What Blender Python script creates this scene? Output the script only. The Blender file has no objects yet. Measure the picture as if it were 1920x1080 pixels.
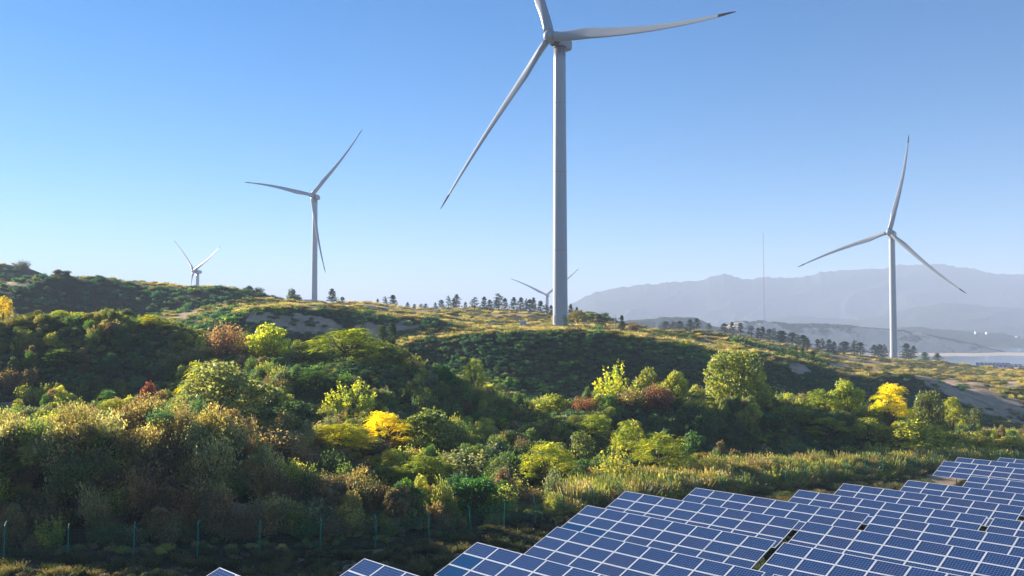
import bpy, bmesh, math, random
import numpy as np
from mathutils import Matrix, Vector
R_ = math.radians
sc = bpy.context.scene
COL = sc.collection
# ------------------------------------------------------------------ camera
CZ = 14.0                       # drone height over the datum
F = 1750.0                      # focal length in pixels of a 1920 px wide frame
PIT = math.atan(72.0 / F)
cam_d = bpy.data.cameras.new('camera')
cam_d.sensor_width = 36.0
cam_d.lens = F / 1920.0 * 36.0
cam_d.clip_start = 0.5
cam_d.clip_end = 40000.0
cam = bpy.data.objects.new('camera', cam_d)
COL.objects.link(cam)
cam.location = (0, 0, CZ)
cam.rotation_euler = (math.pi / 2 + PIT, 0, 0)
sc.camera = cam
# ------------------------------------------------------------------ light
SUN_AZ = R_(-53.0)              # from +Y towards +X
SUN_EL = R_(17.0)
world = bpy.data.worlds.new('World')
sc.world = world
world.use_nodes = True
nt = world.node_tree
nt.nodes.clear()
sky = nt.nodes.new('ShaderNodeTexSky')
sky.sky_type = 'NISHITA'
sky.sun_disc = False
sky.sun_elevation = SUN_EL
sky.sun_rotation = SUN_AZ
sky.altitude = 600.0
sky.air_density = 0.8
sky.dust_density = 0.08
sky.ozone_density = 3.2
bg = nt.nodes.new('ShaderNodeBackground')
bg.inputs['Strength'].default_value = 0.052
wo = nt.nodes.new('ShaderNodeOutputWorld')
hs_ = nt.nodes.new('ShaderNodeHueSaturation')
hs_.inputs['Saturation'].default_value = 1.35
hs_.inputs['Hue'].default_value = 0.5
nt.links.new(sky.outputs[0], hs_.inputs['Color'])
nt.links.new(hs_.outputs[0], bg.inputs['Color'])
nt.links.new(bg.outputs[0], wo.inputs['Surface'])
sun_d = bpy.data.lights.new('sun', 'SUN')
sun_d.energy = 5.0
sun_d.angle = R_(0.55)
sun_d.color = (1.0, 0.91, 0.76)
sun = bpy.data.objects.new('sun', sun_d)
COL.objects.link(sun)
sdir = Vector((math.sin(SUN_AZ) * math.cos(SUN_EL), math.cos(SUN_AZ) * math.cos(SUN_EL), math.sin(SUN_EL)))
sun.rotation_euler = sdir.to_track_quat('Z', 'Y').to_euler()
sun.location = (-200, 100, 200)
sc.view_settings.view_transform = 'Standard'
sc.view_settings.look = 'None'
sc.view_settings.exposure = 1.72
sc.view_settings.gamma = 1.0
sc.view_settings.use_curve_mapping = False
sc.render.engine = 'CYCLES'
sc.cycles.max_bounces = 6
sc.cycles.diffuse_bounces = 2
sc.cycles.glossy_bounces = 2
sc.cycles.transmission_bounces = 3
sc.cycles.volume_bounces = 1
sc.cycles.transparent_max_bounces = 6
sc.cycles.use_denoising = True
sc.cycles.caustics_reflective = False
sc.cycles.caustics_refractive = False
HAZE = True
HAZE_DENSITY = 0.00027

# ------------------------------------------------------------------ helpers
rng = np.random.default_rng(11)
CP, SP = math.cos(PIT), math.sin(PIT)


def at(px, py, D):
    """world point of a 1920x1080 photograph pixel at depth D from the drone"""
    a = (px - 960.0) / F
    b = (540.0 - py) / F
    return np.array([a * D, CP * D - SP * b * D, SP * D + CP * b * D + CZ])


def seen(X, Y, Z):
    Zr = Z - CZ
    d = np.maximum(CP * Y + SP * Zr, 0.01)
    u = -SP * Y + CP * Zr
    return 960.0 + F * X / d, 540.0 - F * u / d, d


def hash2(ix, iy, s):
    h = (ix.astype(np.int64) * 374761393 + iy.astype(np.int64) * 668265263 + s * 974711) & 0x7fffffff
    h = ((h ^ (h >> 13)) * 1274126177) & 0x7fffffff
    return ((h ^ (h >> 16)) & 0xffffff) / float(0xffffff)


def vnoise(x, y, s=0):
    ix = np.floor(x); iy = np.floor(y)
    fx = x - ix; fy = y - iy
    fx = fx * fx * fx * (fx * (fx * 6 - 15) + 10)
    fy = fy * fy * fy * (fy * (fy * 6 - 15) + 10)
    a = hash2(ix, iy, s); b = hash2(ix + 1, iy, s); c = hash2(ix, iy + 1, s); d = hash2(ix + 1, iy + 1, s)
    return (a + (b - a) * fx) * (1 - fy) + (c + (d - c) * fx) * fy


def fbm(x, y, s=0, o=4, g=0.5):
    v = 0; a = 1.0; t = 0
    for i in range(o):
        v = v + a * (vnoise(x, y, s + i * 17) * 2 - 1)
        t += a; a *= g
        x = x * 2.03 + 13.7; y = y * 2.03 - 7.1
    return v / t


def sstep(a, b, x):
    t = np.clip((x - a) / (b - a), 0, 1)
    return t * t * (3 - 2 * t)


def link(o, parent=None):
    COL.objects.link(o)
    if parent is not None:
        o.parent = parent
    return o


def tag(o, label=None, cat=None, group=None, kind=None):
    if label: o['label'] = label
    if cat: o['category'] = cat
    if group: o['group'] = group
    if kind: o['kind'] = kind
    return o


def empty(name, loc=(0, 0, 0), rz=0.0):
    o = bpy.data.objects.new(name, None)
    o.empty_display_size = 0.3
    o.location = loc
    o.rotation_euler = (0, 0, rz)
    return link(o)


def mesh_np(name, V, faces, mats, midx=None, smooth=False, attrs=None):
    """faces: (n,3) or (n,4) int array"""
    me = bpy.data.meshes.new(name)
    V = np.asarray(V, np.float32); faces = np.asarray(faces, np.int32)
    n, k = faces.shape
    me.vertices.add(len(V)); me.vertices.foreach_set('co', V.ravel())
    me.loops.add(n * k); me.loops.foreach_set('vertex_index', faces.ravel())
    me.polygons.add(n)
    me.polygons.foreach_set('loop_start', np.arange(0, n * k, k, dtype=np.int32))
    if midx is not None:
        me.polygons.foreach_set('material_index', np.asarray(midx, np.int32))
    if smooth:
        me.polygons.foreach_set('use_smooth', np.ones(n, dtype=bool))
    for m in mats: me.materials.append(m)
    for nm, (typ, dom, arr) in (attrs or {}).items():
        a = me.attributes.new(nm, typ, dom)
        a.data.foreach_set('color' if 'COLOR' in typ else 'value', np.asarray(arr, np.float32).ravel())
    me.update(calc_edges=True)
    me.validate()
    return me


def obj(name, me, parent=None):
    return link(bpy.data.objects.new(name, me), parent)


class MB:
    """collects simple solids, then links them as ONE mesh"""
    def __init__(s): s.v = []; s.f = []

    def box(s, c, d, M=None):
        b = len(s.v)
        for dx in (-.5, .5):
            for dy in (-.5, .5):
                for dz in (-.5, .5):
                    p = Vector((c[0] + dx * d[0], c[1] + dy * d[1], c[2] + dz * d[2]))
                    s.v.append(tuple(M @ p) if M is not None else tuple(p))
        for q in ((0, 1, 3, 2), (4, 6, 7, 5), (0, 4, 5, 1), (2, 3, 7, 6), (0, 2, 6, 4), (1, 5, 7, 3)):
            s.f.append(tuple(b + i for i in q))
        return s

    def tube(s, pts, rad, n=8, cap=True):
        rings = []
        P = [Vector(p) for p in pts]
        for i, p in enumerate(P):
            d = (P[min(i + 1, len(P) - 1)] - P[max(i - 1, 0)]).normalized()
            u = d.cross(Vector((0.31, 0.95, 0.02)))
            if u.length < 1e-3: u = d.cross(Vector((1, 0, 0)))
            u.normalize(); w = d.cross(u)
            r = rad[i] if hasattr(rad, '__len__') else rad
            b = len(s.v)
            for k in range(n):
                a = 2 * math.pi * k / n
                s.v.append(tuple(p + u * (r * math.cos(a)) + w * (r * math.sin(a))))
            rings.append(b)
        for i in range(len(rings) - 1):
            for k in range(n):
                s.f.append((rings[i] + k, rings[i] + (k + 1) % n, rings[i + 1] + (k + 1) % n, rings[i + 1] + k))
        if cap:
            s.f.append(tuple(rings[0] + k for k in reversed(range(n))))
            s.f.append(tuple(rings[-1] + k for k in range(n)))
        return s

    def mesh(s, name, mat, smooth=False):
        me = bpy.data.meshes.new(name)
        me.from_pydata(s.v, [], s.f)
        bm = bmesh.new(); bm.from_mesh(me)
        bmesh.ops.recalc_face_normals(bm, faces=bm.faces)
        bm.to_mesh(me); bm.free()
        if smooth:
            me.polygons.foreach_set('use_smooth', np.ones(len(me.polygons), dtype=bool))
        me.materials.append(mat)
        me.update()
        return me

    def build(s, name, mat, parent=None, smooth=False):
        return obj(name, s.mesh(name, mat, smooth), parent)


# ------------------------------------------------------------------ materials
class NT:
    def __init__(s, name):
        s.m = bpy.data.materials.new(name); s.m.use_nodes = True
        s.t = s.m.node_tree; s.t.nodes.clear()
        s.out = s.n('ShaderNodeOutputMaterial')

    def n(s, typ, **kw):
        nd = s.t.nodes.new(typ)
        for k, v in kw.items():
            if k.startswith('_'): setattr(nd, k[1:], v)
        return nd

    def l(s, a, b): s.t.links.new(a, b)

    def math(s, op, a, b=None, c=None):
        nd = s.n('ShaderNodeMath'); nd.operation = op
        for i, x in enumerate((a, b, c)):
            if x is None: continue
            if hasattr(x, 'links'): s.l(x, nd.inputs[i])
            else: nd.inputs[i].default_value = x
        return nd.outputs[0]

    def mix(s, fac, a, b, mode='MIX'):
        nd = s.n('ShaderNodeMix'); nd.data_type = 'RGBA'; nd.blend_type = mode
        for inp, x in ((nd.inputs[0], fac), (nd.inputs[6], a), (nd.inputs[7], b)):
            if hasattr(x, 'links'): s.l(x, inp)
            elif isinstance(x, (tuple, list)): inp.default_value = (*x[:3], 1)
            else: inp.default_value = x
        return nd.outputs[2]

    def noise(s, scale, detail=3, rough=.55, vec=None, out=0):
        nd = s.n('ShaderNodeTexNoise'); nd.inputs['Scale'].default_value = scale
        nd.inputs['Detail'].default_value = detail; nd.inputs['Roughness'].default_value = rough
        if vec is not None: s.l(vec, nd.inputs['Vector'])
        return nd.outputs[out]

    def ramp(s, fac, stops):
        nd = s.n('ShaderNodeValToRGB'); s.l(fac, nd.inputs[0])
        e = nd.color_ramp.elements
        while len(e) < len(stops): e.new(0.5)
        for i, (p, c) in enumerate(stops):
            e[i].position = p; e[i].color = (*c, 1) if len(c) == 3 else c
        return nd.outputs[0]

    def bsdf(s, col, rough=.6, spec=.3, metal=0.0, bump=None, bstr=.3, bdist=.02):
        b = s.n('ShaderNodeBsdfPrincipled')
        if hasattr(col, 'links'): s.l(col, b.inputs['Base Color'])
        else: b.inputs['Base Color'].default_value = (*col[:3], 1)
        if hasattr(rough, 'links'): s.l(rough, b.inputs['Roughness'])
        else: b.inputs['Roughness'].default_value = rough
        b.inputs['Specular IOR Level'].default_value = spec
        b.inputs['Metallic'].default_value = metal
        if bump is not None:
            bp = s.n('ShaderNodeBump'); bp.inputs['Strength'].default_value = bstr
            bp.inputs['Distance'].default_value = bdist
            s.l(bump, bp.inputs['Height']); s.l(bp.outputs[0], b.inputs['Normal'])
        s.l(b.outputs[0], s.out.inputs['Surface'])
        return b


def m_plain(name, col, rough=.6, spec=.3, metal=0.0, var=.12, scale=3.0):
    t = NT(name)
    co = t.n('ShaderNodeTexCoord').outputs['Object']
    f = t.noise(scale, 4, .6, co)
    c = t.mix(f, tuple(x * (1 - var) for x in col), tuple(min(1, x * (1 + var)) for x in col))
    t.bsdf(c, rough, spec, metal)
    return t.m


def m_leaf(name='leaf', trans=.55):
    t = NT(name)
    a = t.n('ShaderNodeAttribute'); a.attribute_type = 'INSTANCER'; a.attribute_name = 'tint'
    g = t.n('ShaderNodeAttribute'); g.attribute_type = 'GEOMETRY'; g.attribute_name = 'lv'
    hs = t.n('ShaderNodeHueSaturation')
    t.l(a.outputs['Color'], hs.inputs['Color'])
    # leaf to leaf variation: some yellower, some darker
    t.l(t.math('MULTIPLY_ADD', g.outputs['Fac'], -0.035, 0.53), hs.inputs['Hue'])
    t.l(t.math('MULTIPLY_ADD', g.outputs['Fac'], 1.3, 0.98), hs.inputs['Value'])
    oc = t.n('ShaderNodeNewGeometry').outputs['Position']
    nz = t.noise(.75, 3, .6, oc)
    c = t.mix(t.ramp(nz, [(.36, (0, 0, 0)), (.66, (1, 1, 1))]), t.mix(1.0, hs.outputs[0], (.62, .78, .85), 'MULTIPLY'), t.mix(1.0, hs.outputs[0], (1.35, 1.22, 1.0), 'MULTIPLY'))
    d = t.n('ShaderNodeBsdfDiffuse'); t.l(c, d.inputs['Color'])
    tr = t.n('ShaderNodeBsdfTranslucent')
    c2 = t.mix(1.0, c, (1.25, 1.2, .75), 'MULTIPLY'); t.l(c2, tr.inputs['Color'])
    m1 = t.n('ShaderNodeMixShader'); m1.inputs[0].default_value = trans
    t.l(d.outputs[0], m1.inputs[1]); t.l(tr.outputs[0], m1.inputs[2])
    gl = t.n('ShaderNodeBsdfGlossy'); gl.inputs['Roughness'].default_value = .48
    gl.inputs['Color'].default_value = (.9, .95, 1, 1)
    m2 = t.n('ShaderNodeMixShader'); m2.inputs[0].default_value = .035
    t.l(m1.outputs[0], m2.inputs[1]); t.l(gl.outputs[0], m2.inputs[2])
    t.l(m2.outputs[0], t.out.inputs['Surface'])
    return t.m


def m_ground():
    t = NT('ground_soil')
    geo = t.n('ShaderNodeNewGeometry').outputs['Position']
    at_ = t.n('ShaderNodeAttribute'); at_.attribute_type = 'GEOMETRY'; at_.attribute_name = 'cover'
    sep = t.n('ShaderNodeSeparateColor'); t.l(at_.outputs['Color'], sep.inputs[0])
    n1 = t.noise(.35, 6, .65, geo); n2 = t.noise(2.3, 5, .7, geo); n3 = t.noise(.06, 4, .6, geo)
    sand = t.mix(n2, (.38, .27, .18), (.66, .49, .34))
    sand = t.mix(t.ramp(n1, [(.42, (0, 0, 0)), (.62, (1, 1, 1))]), sand, (.36, .26, .17))
    dry = t.mix(n2, (.115, .095, .04), (.26, .21, .10))
    dry = t.mix(t.ramp(n1, [(.45, (0, 0, 0)), (.7, (1, 1, 1))]), dry, (.10, .105, .04))
    green = t.mix(n2, (.022, .028, .012), (.075, .08, .032))
    green = t.mix(t.ramp(n3, [(.4, (0, 0, 0)), (.65, (1, 1, 1))]), green, (.06, .05, .028))
    c = t.mix(sep.outputs[1], green, dry)
    edge = t.math('ADD', sep.outputs[0], t.math('MULTIPLY', t.math('SUBTRACT', n2, .5), .7))
    c = t.mix(t.ramp(edge, [(.38, (0, 0, 0)), (.55, (1, 1, 1))]), c, sand)
    t.bsdf(c, .95, .05, 0, n2, .6, .25)
    return t.m


M = {}
M['ground'] = m_ground()
M['leaf'] = m_leaf()
M['needle'] = m_leaf('needle', .18)
M['bark'] = m_plain('bark', (.11, .085, .065), .9, .1, 0, .35, 6)
M['twig'] = m_plain('twig', (.17, .125, .09), .9, .1, 0, .3, 4)
M['green_post'] = m_plain('green_paint', (.009, .20, .13), .45, .4)
M['white'] = m_plain('white_paint', (.74, .75, .77), .4, .4, 0, .05)
M['black'] = m_plain('black_print', (.03, .03, .03), .6, .2)
M['steel'] = m_plain('galvanised_steel', (.55, .57, .60), .42, .5, .65, .1)
M['concrete'] = m_plain('concrete', (.46, .44, .41), .85, .2, 0, .15)
M['dark'] = m_plain('dark_seal', (.05, .055, .065), .5, .4)
M['red'] = m_plain('red_paint', (.035, .009, .012), .8, .1)


def m_turbine():
    t = NT('turbine_paint')
    co = t.n('ShaderNodeTexCoord').outputs['Object']
    mp = t.n('ShaderNodeMapping'); t.l(co, mp.inputs[0]); mp.inputs['Scale'].default_value = (1.2, 1.2, .05)
    f = t.noise(1.0, 4, .6, mp.outputs[0])
    c = t.mix(f, (.28, .305, .345), (.35, .38, .42))
    t.bsdf(c, .38, .45)
    return t.m


def m_tower():
    t = NT('tower_paint')
    co = t.n('ShaderNodeTexCoord').outputs['Object']
    mp = t.n('ShaderNodeMapping'); t.l(co, mp.inputs[0]); mp.inputs['Scale'].default_value = (1.4, 1.4, .06)
    f = t.noise(1.0, 5, .6, mp.outputs[0])
    c = t.mix(f, (.33, .36, .40), (.42, .45, .49))
    sp = t.n('ShaderNodeSeparateXYZ'); t.l(co, sp.inputs[0])
    # grease runs under the yaw bearing: z is measured down from the tower top
    h = t.math('MULTIPLY', t.math('SMOOTH_MIN', t.math('MULTIPLY_ADD', sp.outputs[2], .16, 1.0), 1.0, .1), 1.0)
    mp2 = t.n('ShaderNodeMapping'); t.l(co, mp2.inputs[0]); mp2.inputs['Scale'].default_value = (1.7, 1.7, .12)
    g = t.noise(1.6, 4, .6, mp2.outputs[0])
    st = t.ramp(t.math('MULTIPLY', t.math('MAXIMUM', h, 0.0), g), [(.24, (0, 0, 0)), (.42, (1, 1, 1))])
    c = t.mix(t.math('MULTIPLY', st, .75), c, (.14, .12, .10))
    t.bsdf(c, .36, .45)
    return t.m


M['blade'] = m_turbine()
M['tower'] = m_tower()


def m_cells():
    t = NT('solar_cells')
    tc = t.n('ShaderNodeTexCoord').outputs['Object']
    sp = t.n('ShaderNodeSeparateXYZ'); t.l(tc, sp.inputs[0])
    def line(o, pitch, off, w):
        f = t.math('FRACT', t.math('ADD', t.math('DIVIDE', o, pitch), off))
        d = t.math('ABSOLUTE', t.math('SUBTRACT', f, .5))
        return t.math('GREATER_THAN', d, .5 - w)
    gx = line(sp.outputs[0], .156, .0, .036)
    gy = line(sp.outputs[1], .153, .0, .036)
    grid = t.math('MAXIMUM', gx, gy)
    ix = t.math('FLOOR', t.math('DIVIDE', sp.outputs[0], .156)); iy = t.math('FLOOR', t.math('DIVIDE', sp.outputs[1], .153))
    cb = t.n('ShaderNodeCombineXYZ'); t.l(ix, cb.inputs[0]); t.l(iy, cb.inputs[1])
    oi = t.n('ShaderNodeObjectInfo'); t.l(oi.outputs['Random'], cb.inputs[2])
    wn = t.n('ShaderNodeTexWhiteNoise'); t.l(cb.outputs[0], wn.inputs['Vector'])
    v = t.n('ShaderNodeTexVoronoi'); v.inputs['Scale'].default_value = 60; t.l(tc, v.inputs['Vector'])
    base = t.mix(t.math('MULTIPLY_ADD', wn.outputs['Value'], .5, t.math('MULTIPLY', oi.outputs['Random'], .5)), (.002, .026, .100), (.005, .033, .128))
    base = t.mix(.18, base, v.outputs['Color'], 'OVERLAY')
    # some modules lean to violet
    base = t.mix(t.ramp(oi.outputs['Random'], [(.80, (0, 0, 0)), (.84, (1, 1, 1))]), base, t.mix(wn.outputs['Value'], (.007, .024, .092), (.010, .029, .108)))
    c = t.mix(grid, base, (.20, .28, .46))
    dust = t.noise(1.3, 4, .6, tc)
    c = t.mix(t.math('MULTIPLY', dust, .03), c, (.35, .32, .28))
    b = t.bsdf(c, .16, .36)
    b.inputs['Coat Weight'].default_value = 0.0
    return t.m


M['cells'] = m_cells()
t_ = NT('painted_reflection'); t_.bsdf((.008, .05, .14), .1, .6); M['reflection_blue'] = t_.m  # deep blue reflection on a few modules, put into the base colour
M['alu'] = m_plain('aluminium_frame', (.80, .80, .82), .4, .5, .25, .06)


def m_water():
    t = NT('lake_water')
    geo = t.n('ShaderNodeNewGeometry').outputs['Position']
    n = t.noise(.15, 3, .5, geo)
    t.bsdf((.05, .09, .12), .12, .5, 0, n, .15, .3)
    return t.m


M['water'] = m_water()


def m_hill(name, green, soil, lo=.52, hi=.62, scale=.02):
    t = NT(name)
    geo = t.n('ShaderNodeNewGeometry')
    pos = geo.outputs['Position']
    n1 = t.noise(scale, 6, .62, pos); n2 = t.noise(scale * 7, 5, .65, pos)
    g = t.mix(n2, tuple(x * .6 for x in green), tuple(x * 1.5 for x in green))
    at_ = t.n('ShaderNodeAttribute'); at_.attribute_type = 'GEOMETRY'; at_.attribute_name = 'soil'
    f = t.math('ADD', t.math('MULTIPLY', n1, .7), t.math('MULTIPLY', at_.outputs['Fac'], .55))
    s = t.mix(n2, tuple(x * .75 for x in soil), soil)
    c = t.mix(t.ramp(f, [(lo, (0, 0, 0)), (hi, (1, 1, 1))]), g, s)
    t.bsdf(c, .95, .05, 0, n2, .7, 3.0)
    return t.m


M['bluff'] = m_hill('bluff_scrub', (.035, .055, .025), (.80, .60, .40), .69, .76)
M['mountain'] = m_hill('mountain_forest', (.04, .05, .03), (.10, .09, .06), .7, .9, .004)

# ------------------------------------------------------------------ terrain
FENCE = np.array([(-400, 30), (-80, 45), (-23.5, 49.8), (-11.6, 52.8), (-6.5, 55.2), (-4.1, 57.5), (2.6, 65.5), (12, 75),
                  (22.5, 84), (25.2, 86.3), (32.6, 92), (42.4, 99.5), (54, 107.5), (62, 111.5), (120, 130), (500, 200)], float)


def fence_y(X): return np.interp(X, FENCE[:, 0], FENCE[:, 1])


def field_z(X, Y): return CZ - 12.9 - .0405 * (np.clip(.7298 * X + .6836 * Y, -20, 160) - 31.8)


# surveyed ground points: photo column -> (depth, photo row of the bare ground)
SURVEY = {
    0: [(54, 1000), (56.5, 905), (70, 868), (82, 842), (97, 825), (118, 768), (128, 690), (140, 616), (165, 640), (220, 640), (272, 592), (290, 537), (330, 548), (395, 545), (420, 499), (520, 560)],
    100: [(54.5, 995), (57, 898), (70, 858), (82, 832), (98, 815), (119, 766), (128, 690), (139, 612), (165, 640), (220, 638), (272, 592), (292, 519), (330, 525), (380, 535), (420, 530), (520, 575)],
    200: [(55, 990), (57.5, 890), (70, 850), (82, 818), (99, 802), (119, 762), (128, 690), (138, 612), (165, 640), (220, 636), (274, 595), (298, 528), (340, 545), (420, 560), (600, 592)],
    300: [(56, 985), (58.5, 885), (70, 842), (81, 806), (98, 790), (120, 755), (128, 695), (136, 634), (160, 655), (210, 640), (272, 592), (300, 536), (345, 548), (420, 562), (600, 590)],
    400: [(56.5, 980), (59.5, 878), (70, 840), (80, 795), (98, 775), (118, 745), (128, 690), (136, 672), (165, 665), (190, 650), (204, 603), (220, 603), (270, 585), (292, 543), (345, 556), (450, 572), (665, 578)],
    480: [(57, 975), (61, 890), (72, 850), (82, 812), (100, 775), (120, 718), (136, 676), (165, 665), (192, 640), (205, 587), (245, 572), (290, 561), (345, 566), (450, 574), (665, 574)],
    600: [(61, 960), (72, 905), (88, 835), (106, 765), (122, 694), (140, 680), (176, 664), (196, 645), (205, 598), (245, 583), (330, 577), (400, 575), (500, 571), (665, 566), (800, 585)],
    700: [(64, 965), (80, 895), (96, 842), (107, 795), (114, 725), (121, 676), (140, 680), (178, 660), (197, 645), (207, 606), (250, 593), (300, 585), (332, 568), (380, 583), (450, 584), (665, 588)],
    800: [(69, 958), (85, 890), (98, 848), (108, 800), (114, 745), (121, 712), (140, 718), (165, 715), (178, 690), (187, 638), (208, 634), (218, 625), (228, 601), (270, 601), (350, 586), (430, 579), (600, 592)],
    880: [(74, 950), (88, 890), (102, 842), (110, 800), (117, 765), (130, 758), (160, 740), (170, 712), (184, 634), (195, 637), (212, 631), (240, 615), (280, 607), (350, 590), (430, 580), (600, 592)],
    960: [(80, 930), (92, 880), (108, 828), (125, 790), (160, 752), (169, 712), (183, 631), (195, 634), (212, 627), (235, 617), (270, 611), (330, 597), (430, 581), (600, 592)],
    1050: [(82, 928), (96, 893), (103, 835), (108, 806), (127, 800), (160, 760), (169, 712), (183, 630), (195, 633), (212, 628), (240, 619), (267, 614), (320, 606), (430, 592), (600, 608)],
    1110: [(86, 918), (100, 890), (105, 820), (110, 787), (130, 794), (160, 758), (169, 712), (183, 630), (195, 633), (212, 629), (245, 622), (280, 616), (325, 590), (360, 610), (480, 625)],
    1200: [(90, 905), (101, 886), (107, 815), (112, 776), (134, 788), (160, 748), (169, 712), (183, 633), (195, 636), (212, 633), (255, 629), (330, 632), (430, 621), (500, 642)],
    1330: [(95, 892), (103, 880), (108, 828), (112, 784), (135, 785), (158, 752), (167, 720), (178, 668), (195, 655), (238, 629), (330, 633), (430, 626), (500, 645)],
    1450: [(99, 895), (105, 884), (110, 832), (114, 795), (140, 782), (165, 750), (178, 710), (196, 668), (212, 670), (235, 659), (260, 656), (330, 654), (415, 648), (500, 664), (566, 682)],
    1600: [(106, 888), (110, 878), (116, 832), (121, 800), (146, 793), (172, 765), (186, 725), (206, 696), (222, 698), (245, 694), (300, 686), (450, 676), (566, 674), (700, 690)],
    1680: [(110, 880), (114, 870), (120, 832), (128, 806), (150, 797), (178, 775), (192, 735), (210, 702), (228, 704), (255, 699), (300, 690), (450, 678), (566, 674), (700, 694)],
    1750: [(114, 868), (122, 852), (131, 826), (142, 813), (160, 798), (182, 784), (198, 742), (215, 712), (235, 714), (262, 706), (300, 700), (450, 688), (566, 682), (700, 698)],
    1920: [(122, 862), (134, 848), (150, 830), (175, 808), (197, 794), (214, 748), (235, 712), (255, 714), (285, 709), (330, 704), (450, 700), (566, 703), (700, 712)],
}


def _survey():
    pts = []
    for px, lst in SURVEY.items():
        for D, py in lst:
            p = at(px, py, D); pts.append(p)
            if px == 0:
                q = at(px - 420, py + 6, D); pts.append(q)
            if px == 1920:
                q = at(px + 380, py + 4, D); pts.append(q)
    for X in np.arange(-60, 110, 6.0):
        for dy in ((.8, 1.8) if X < -3 else (1.5, 4.0)):
            Y = fence_y(X) + dy
            pts.append(np.array([X, Y, field_z(X, Y)]))
    return np.array(pts)


SP_ = _survey()


def _q(X, Y):
    r = np.hypot(X, Y)
    return np.stack([np.arctan2(X, Y), np.log(np.maximum(r, 1.0))], -1), r


_qs, _rs = _q(SP_[:, 0], SP_[:, 1])
_ts = (SP_[:, 2] - CZ) / _rs


def _ker(d2): return -np.sqrt(d2 + 4e-4)


_n = len(_qs)
_d2 = ((_qs[:, None] - _qs[None]) ** 2).sum(-1)
_A = np.zeros((_n + 3, _n + 3))
_A[:_n, :_n] = _ker(_d2) - np.eye(_n) * 1e-3
_A[:_n, _n] = 1; _A[:_n, _n + 1:] = _qs
_A[_n:, :_n] = _A[:_n, _n:].T
_W = np.linalg.solve(_A, np.concatenate([_ts, np.zeros(3)]))


def tps(X, Y):
    q, r = _q(X, Y)
    q[:, 0] = np.clip(q[:, 0], -.62, .62)
    q[:, 1] = np.clip(q[:, 1], math.log(45.), math.log(720.))
    out = np.empty(len(q))
    for i in range(0, len(q), 20000):
        qq = q[i:i + 20000]
        d2 = ((qq[:, None] - _qs[None]) ** 2).sum(-1)
        out[i:i + 20000] = _ker(d2) @ _W[:_n] + _W[_n] + qq @ _W[_n + 1:]
    return CZ + out * np.minimum(r, 720.)


LAKE_Z = CZ - 45.0


def ground_z(X, Y, detail=True):
    X = np.asarray(X, float).ravel(); Y = np.asarray(Y, float).ravel()
    r = np.hypot(X, Y)
    z = tps(X, Y)
    if detail:
        w = sstep(55, 120, r)
        z = z + fbm(X / 14, Y / 14, 3, 4) * (.32 + .5 * w) + fbm(X / 3.1, Y / 3.1, 9, 3) * .22
        w2 = sstep(190, 300, r)
        z = z + fbm(X / 38, Y / 38, 21, 3) * 2.2 * w2
    fz = field_z(X, Y) + (fbm(X / 5, Y / 5, 31, 3) * .12 if detail else 0)
    k = sstep(.2, np.where(X < -3, 2.6, 6.0), Y - fence_y(X))
    k = np.where(Y < 5, 0, k)
    z = fz * (1 - k) + z * k
    far = sstep(720, 980, r) * (Y > 0)
    right = sstep(.06, .16, np.arctan2(X, np.maximum(Y, 1)))
    zf = (LAKE_Z - 2.5) * right + (CZ - 30.0) * (1 - right)
    far2 = sstep(2600, 4200, r)
    zf = zf * (1 - far2) + (LAKE_Z - 2.5) * far2
    return z * (1 - far) + zf * far


def gz(x, y): return float(ground_z(np.array([x]), np.array([y]))[0])


# bare sandy scars: photo column, photo row, half width, half height, slope
SCARS = [(1755, 716, 60, 16, .15), (1860, 755, 105, 32, .38), (1800, 738, 75, 13, .42), (1500, 692, 26, 16, .5), (1580, 694, 32, 15, .4),
         (1335, 648, 24, 14, .5), (1660, 680, 60, 5, 0), (1900, 720, 30, 10, .3), (590, 612, 135, 19, .13), (690, 624, 75, 20, .1), (640, 642, 60, 22, -.1),
         (482, 594, 55, 15, .15), (735, 613, 60, 13, .05), (352, 590, 42, 9, -.3), (22, 768, 46, 12, .35), (120, 790, 60, 5, .1), (445, 962, 44, 20, 0), (260, 940, 50, 18, 0), (40, 975, 60, 15, 0), (150, 968, 45, 11, 0), (340, 975, 40, 9, 0),
         (705, 1033, 55, 6, -.05), (560, 572, 60, 4, .14), (745, 590, 60, 4, .02), (960, 590, 50, 4, 0), (1230, 632, 40, 3, .1), (40, 532, 50, 5, .1),
         (20, 590, 22, 20, .2), (1560, 664, 80, 4, .1), (1450, 648, 50, 5, .2), (820, 582, 60, 4, 0), (1775, 900, 45, 18, 0), (60, 520, 40, 4, .2)]


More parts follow.
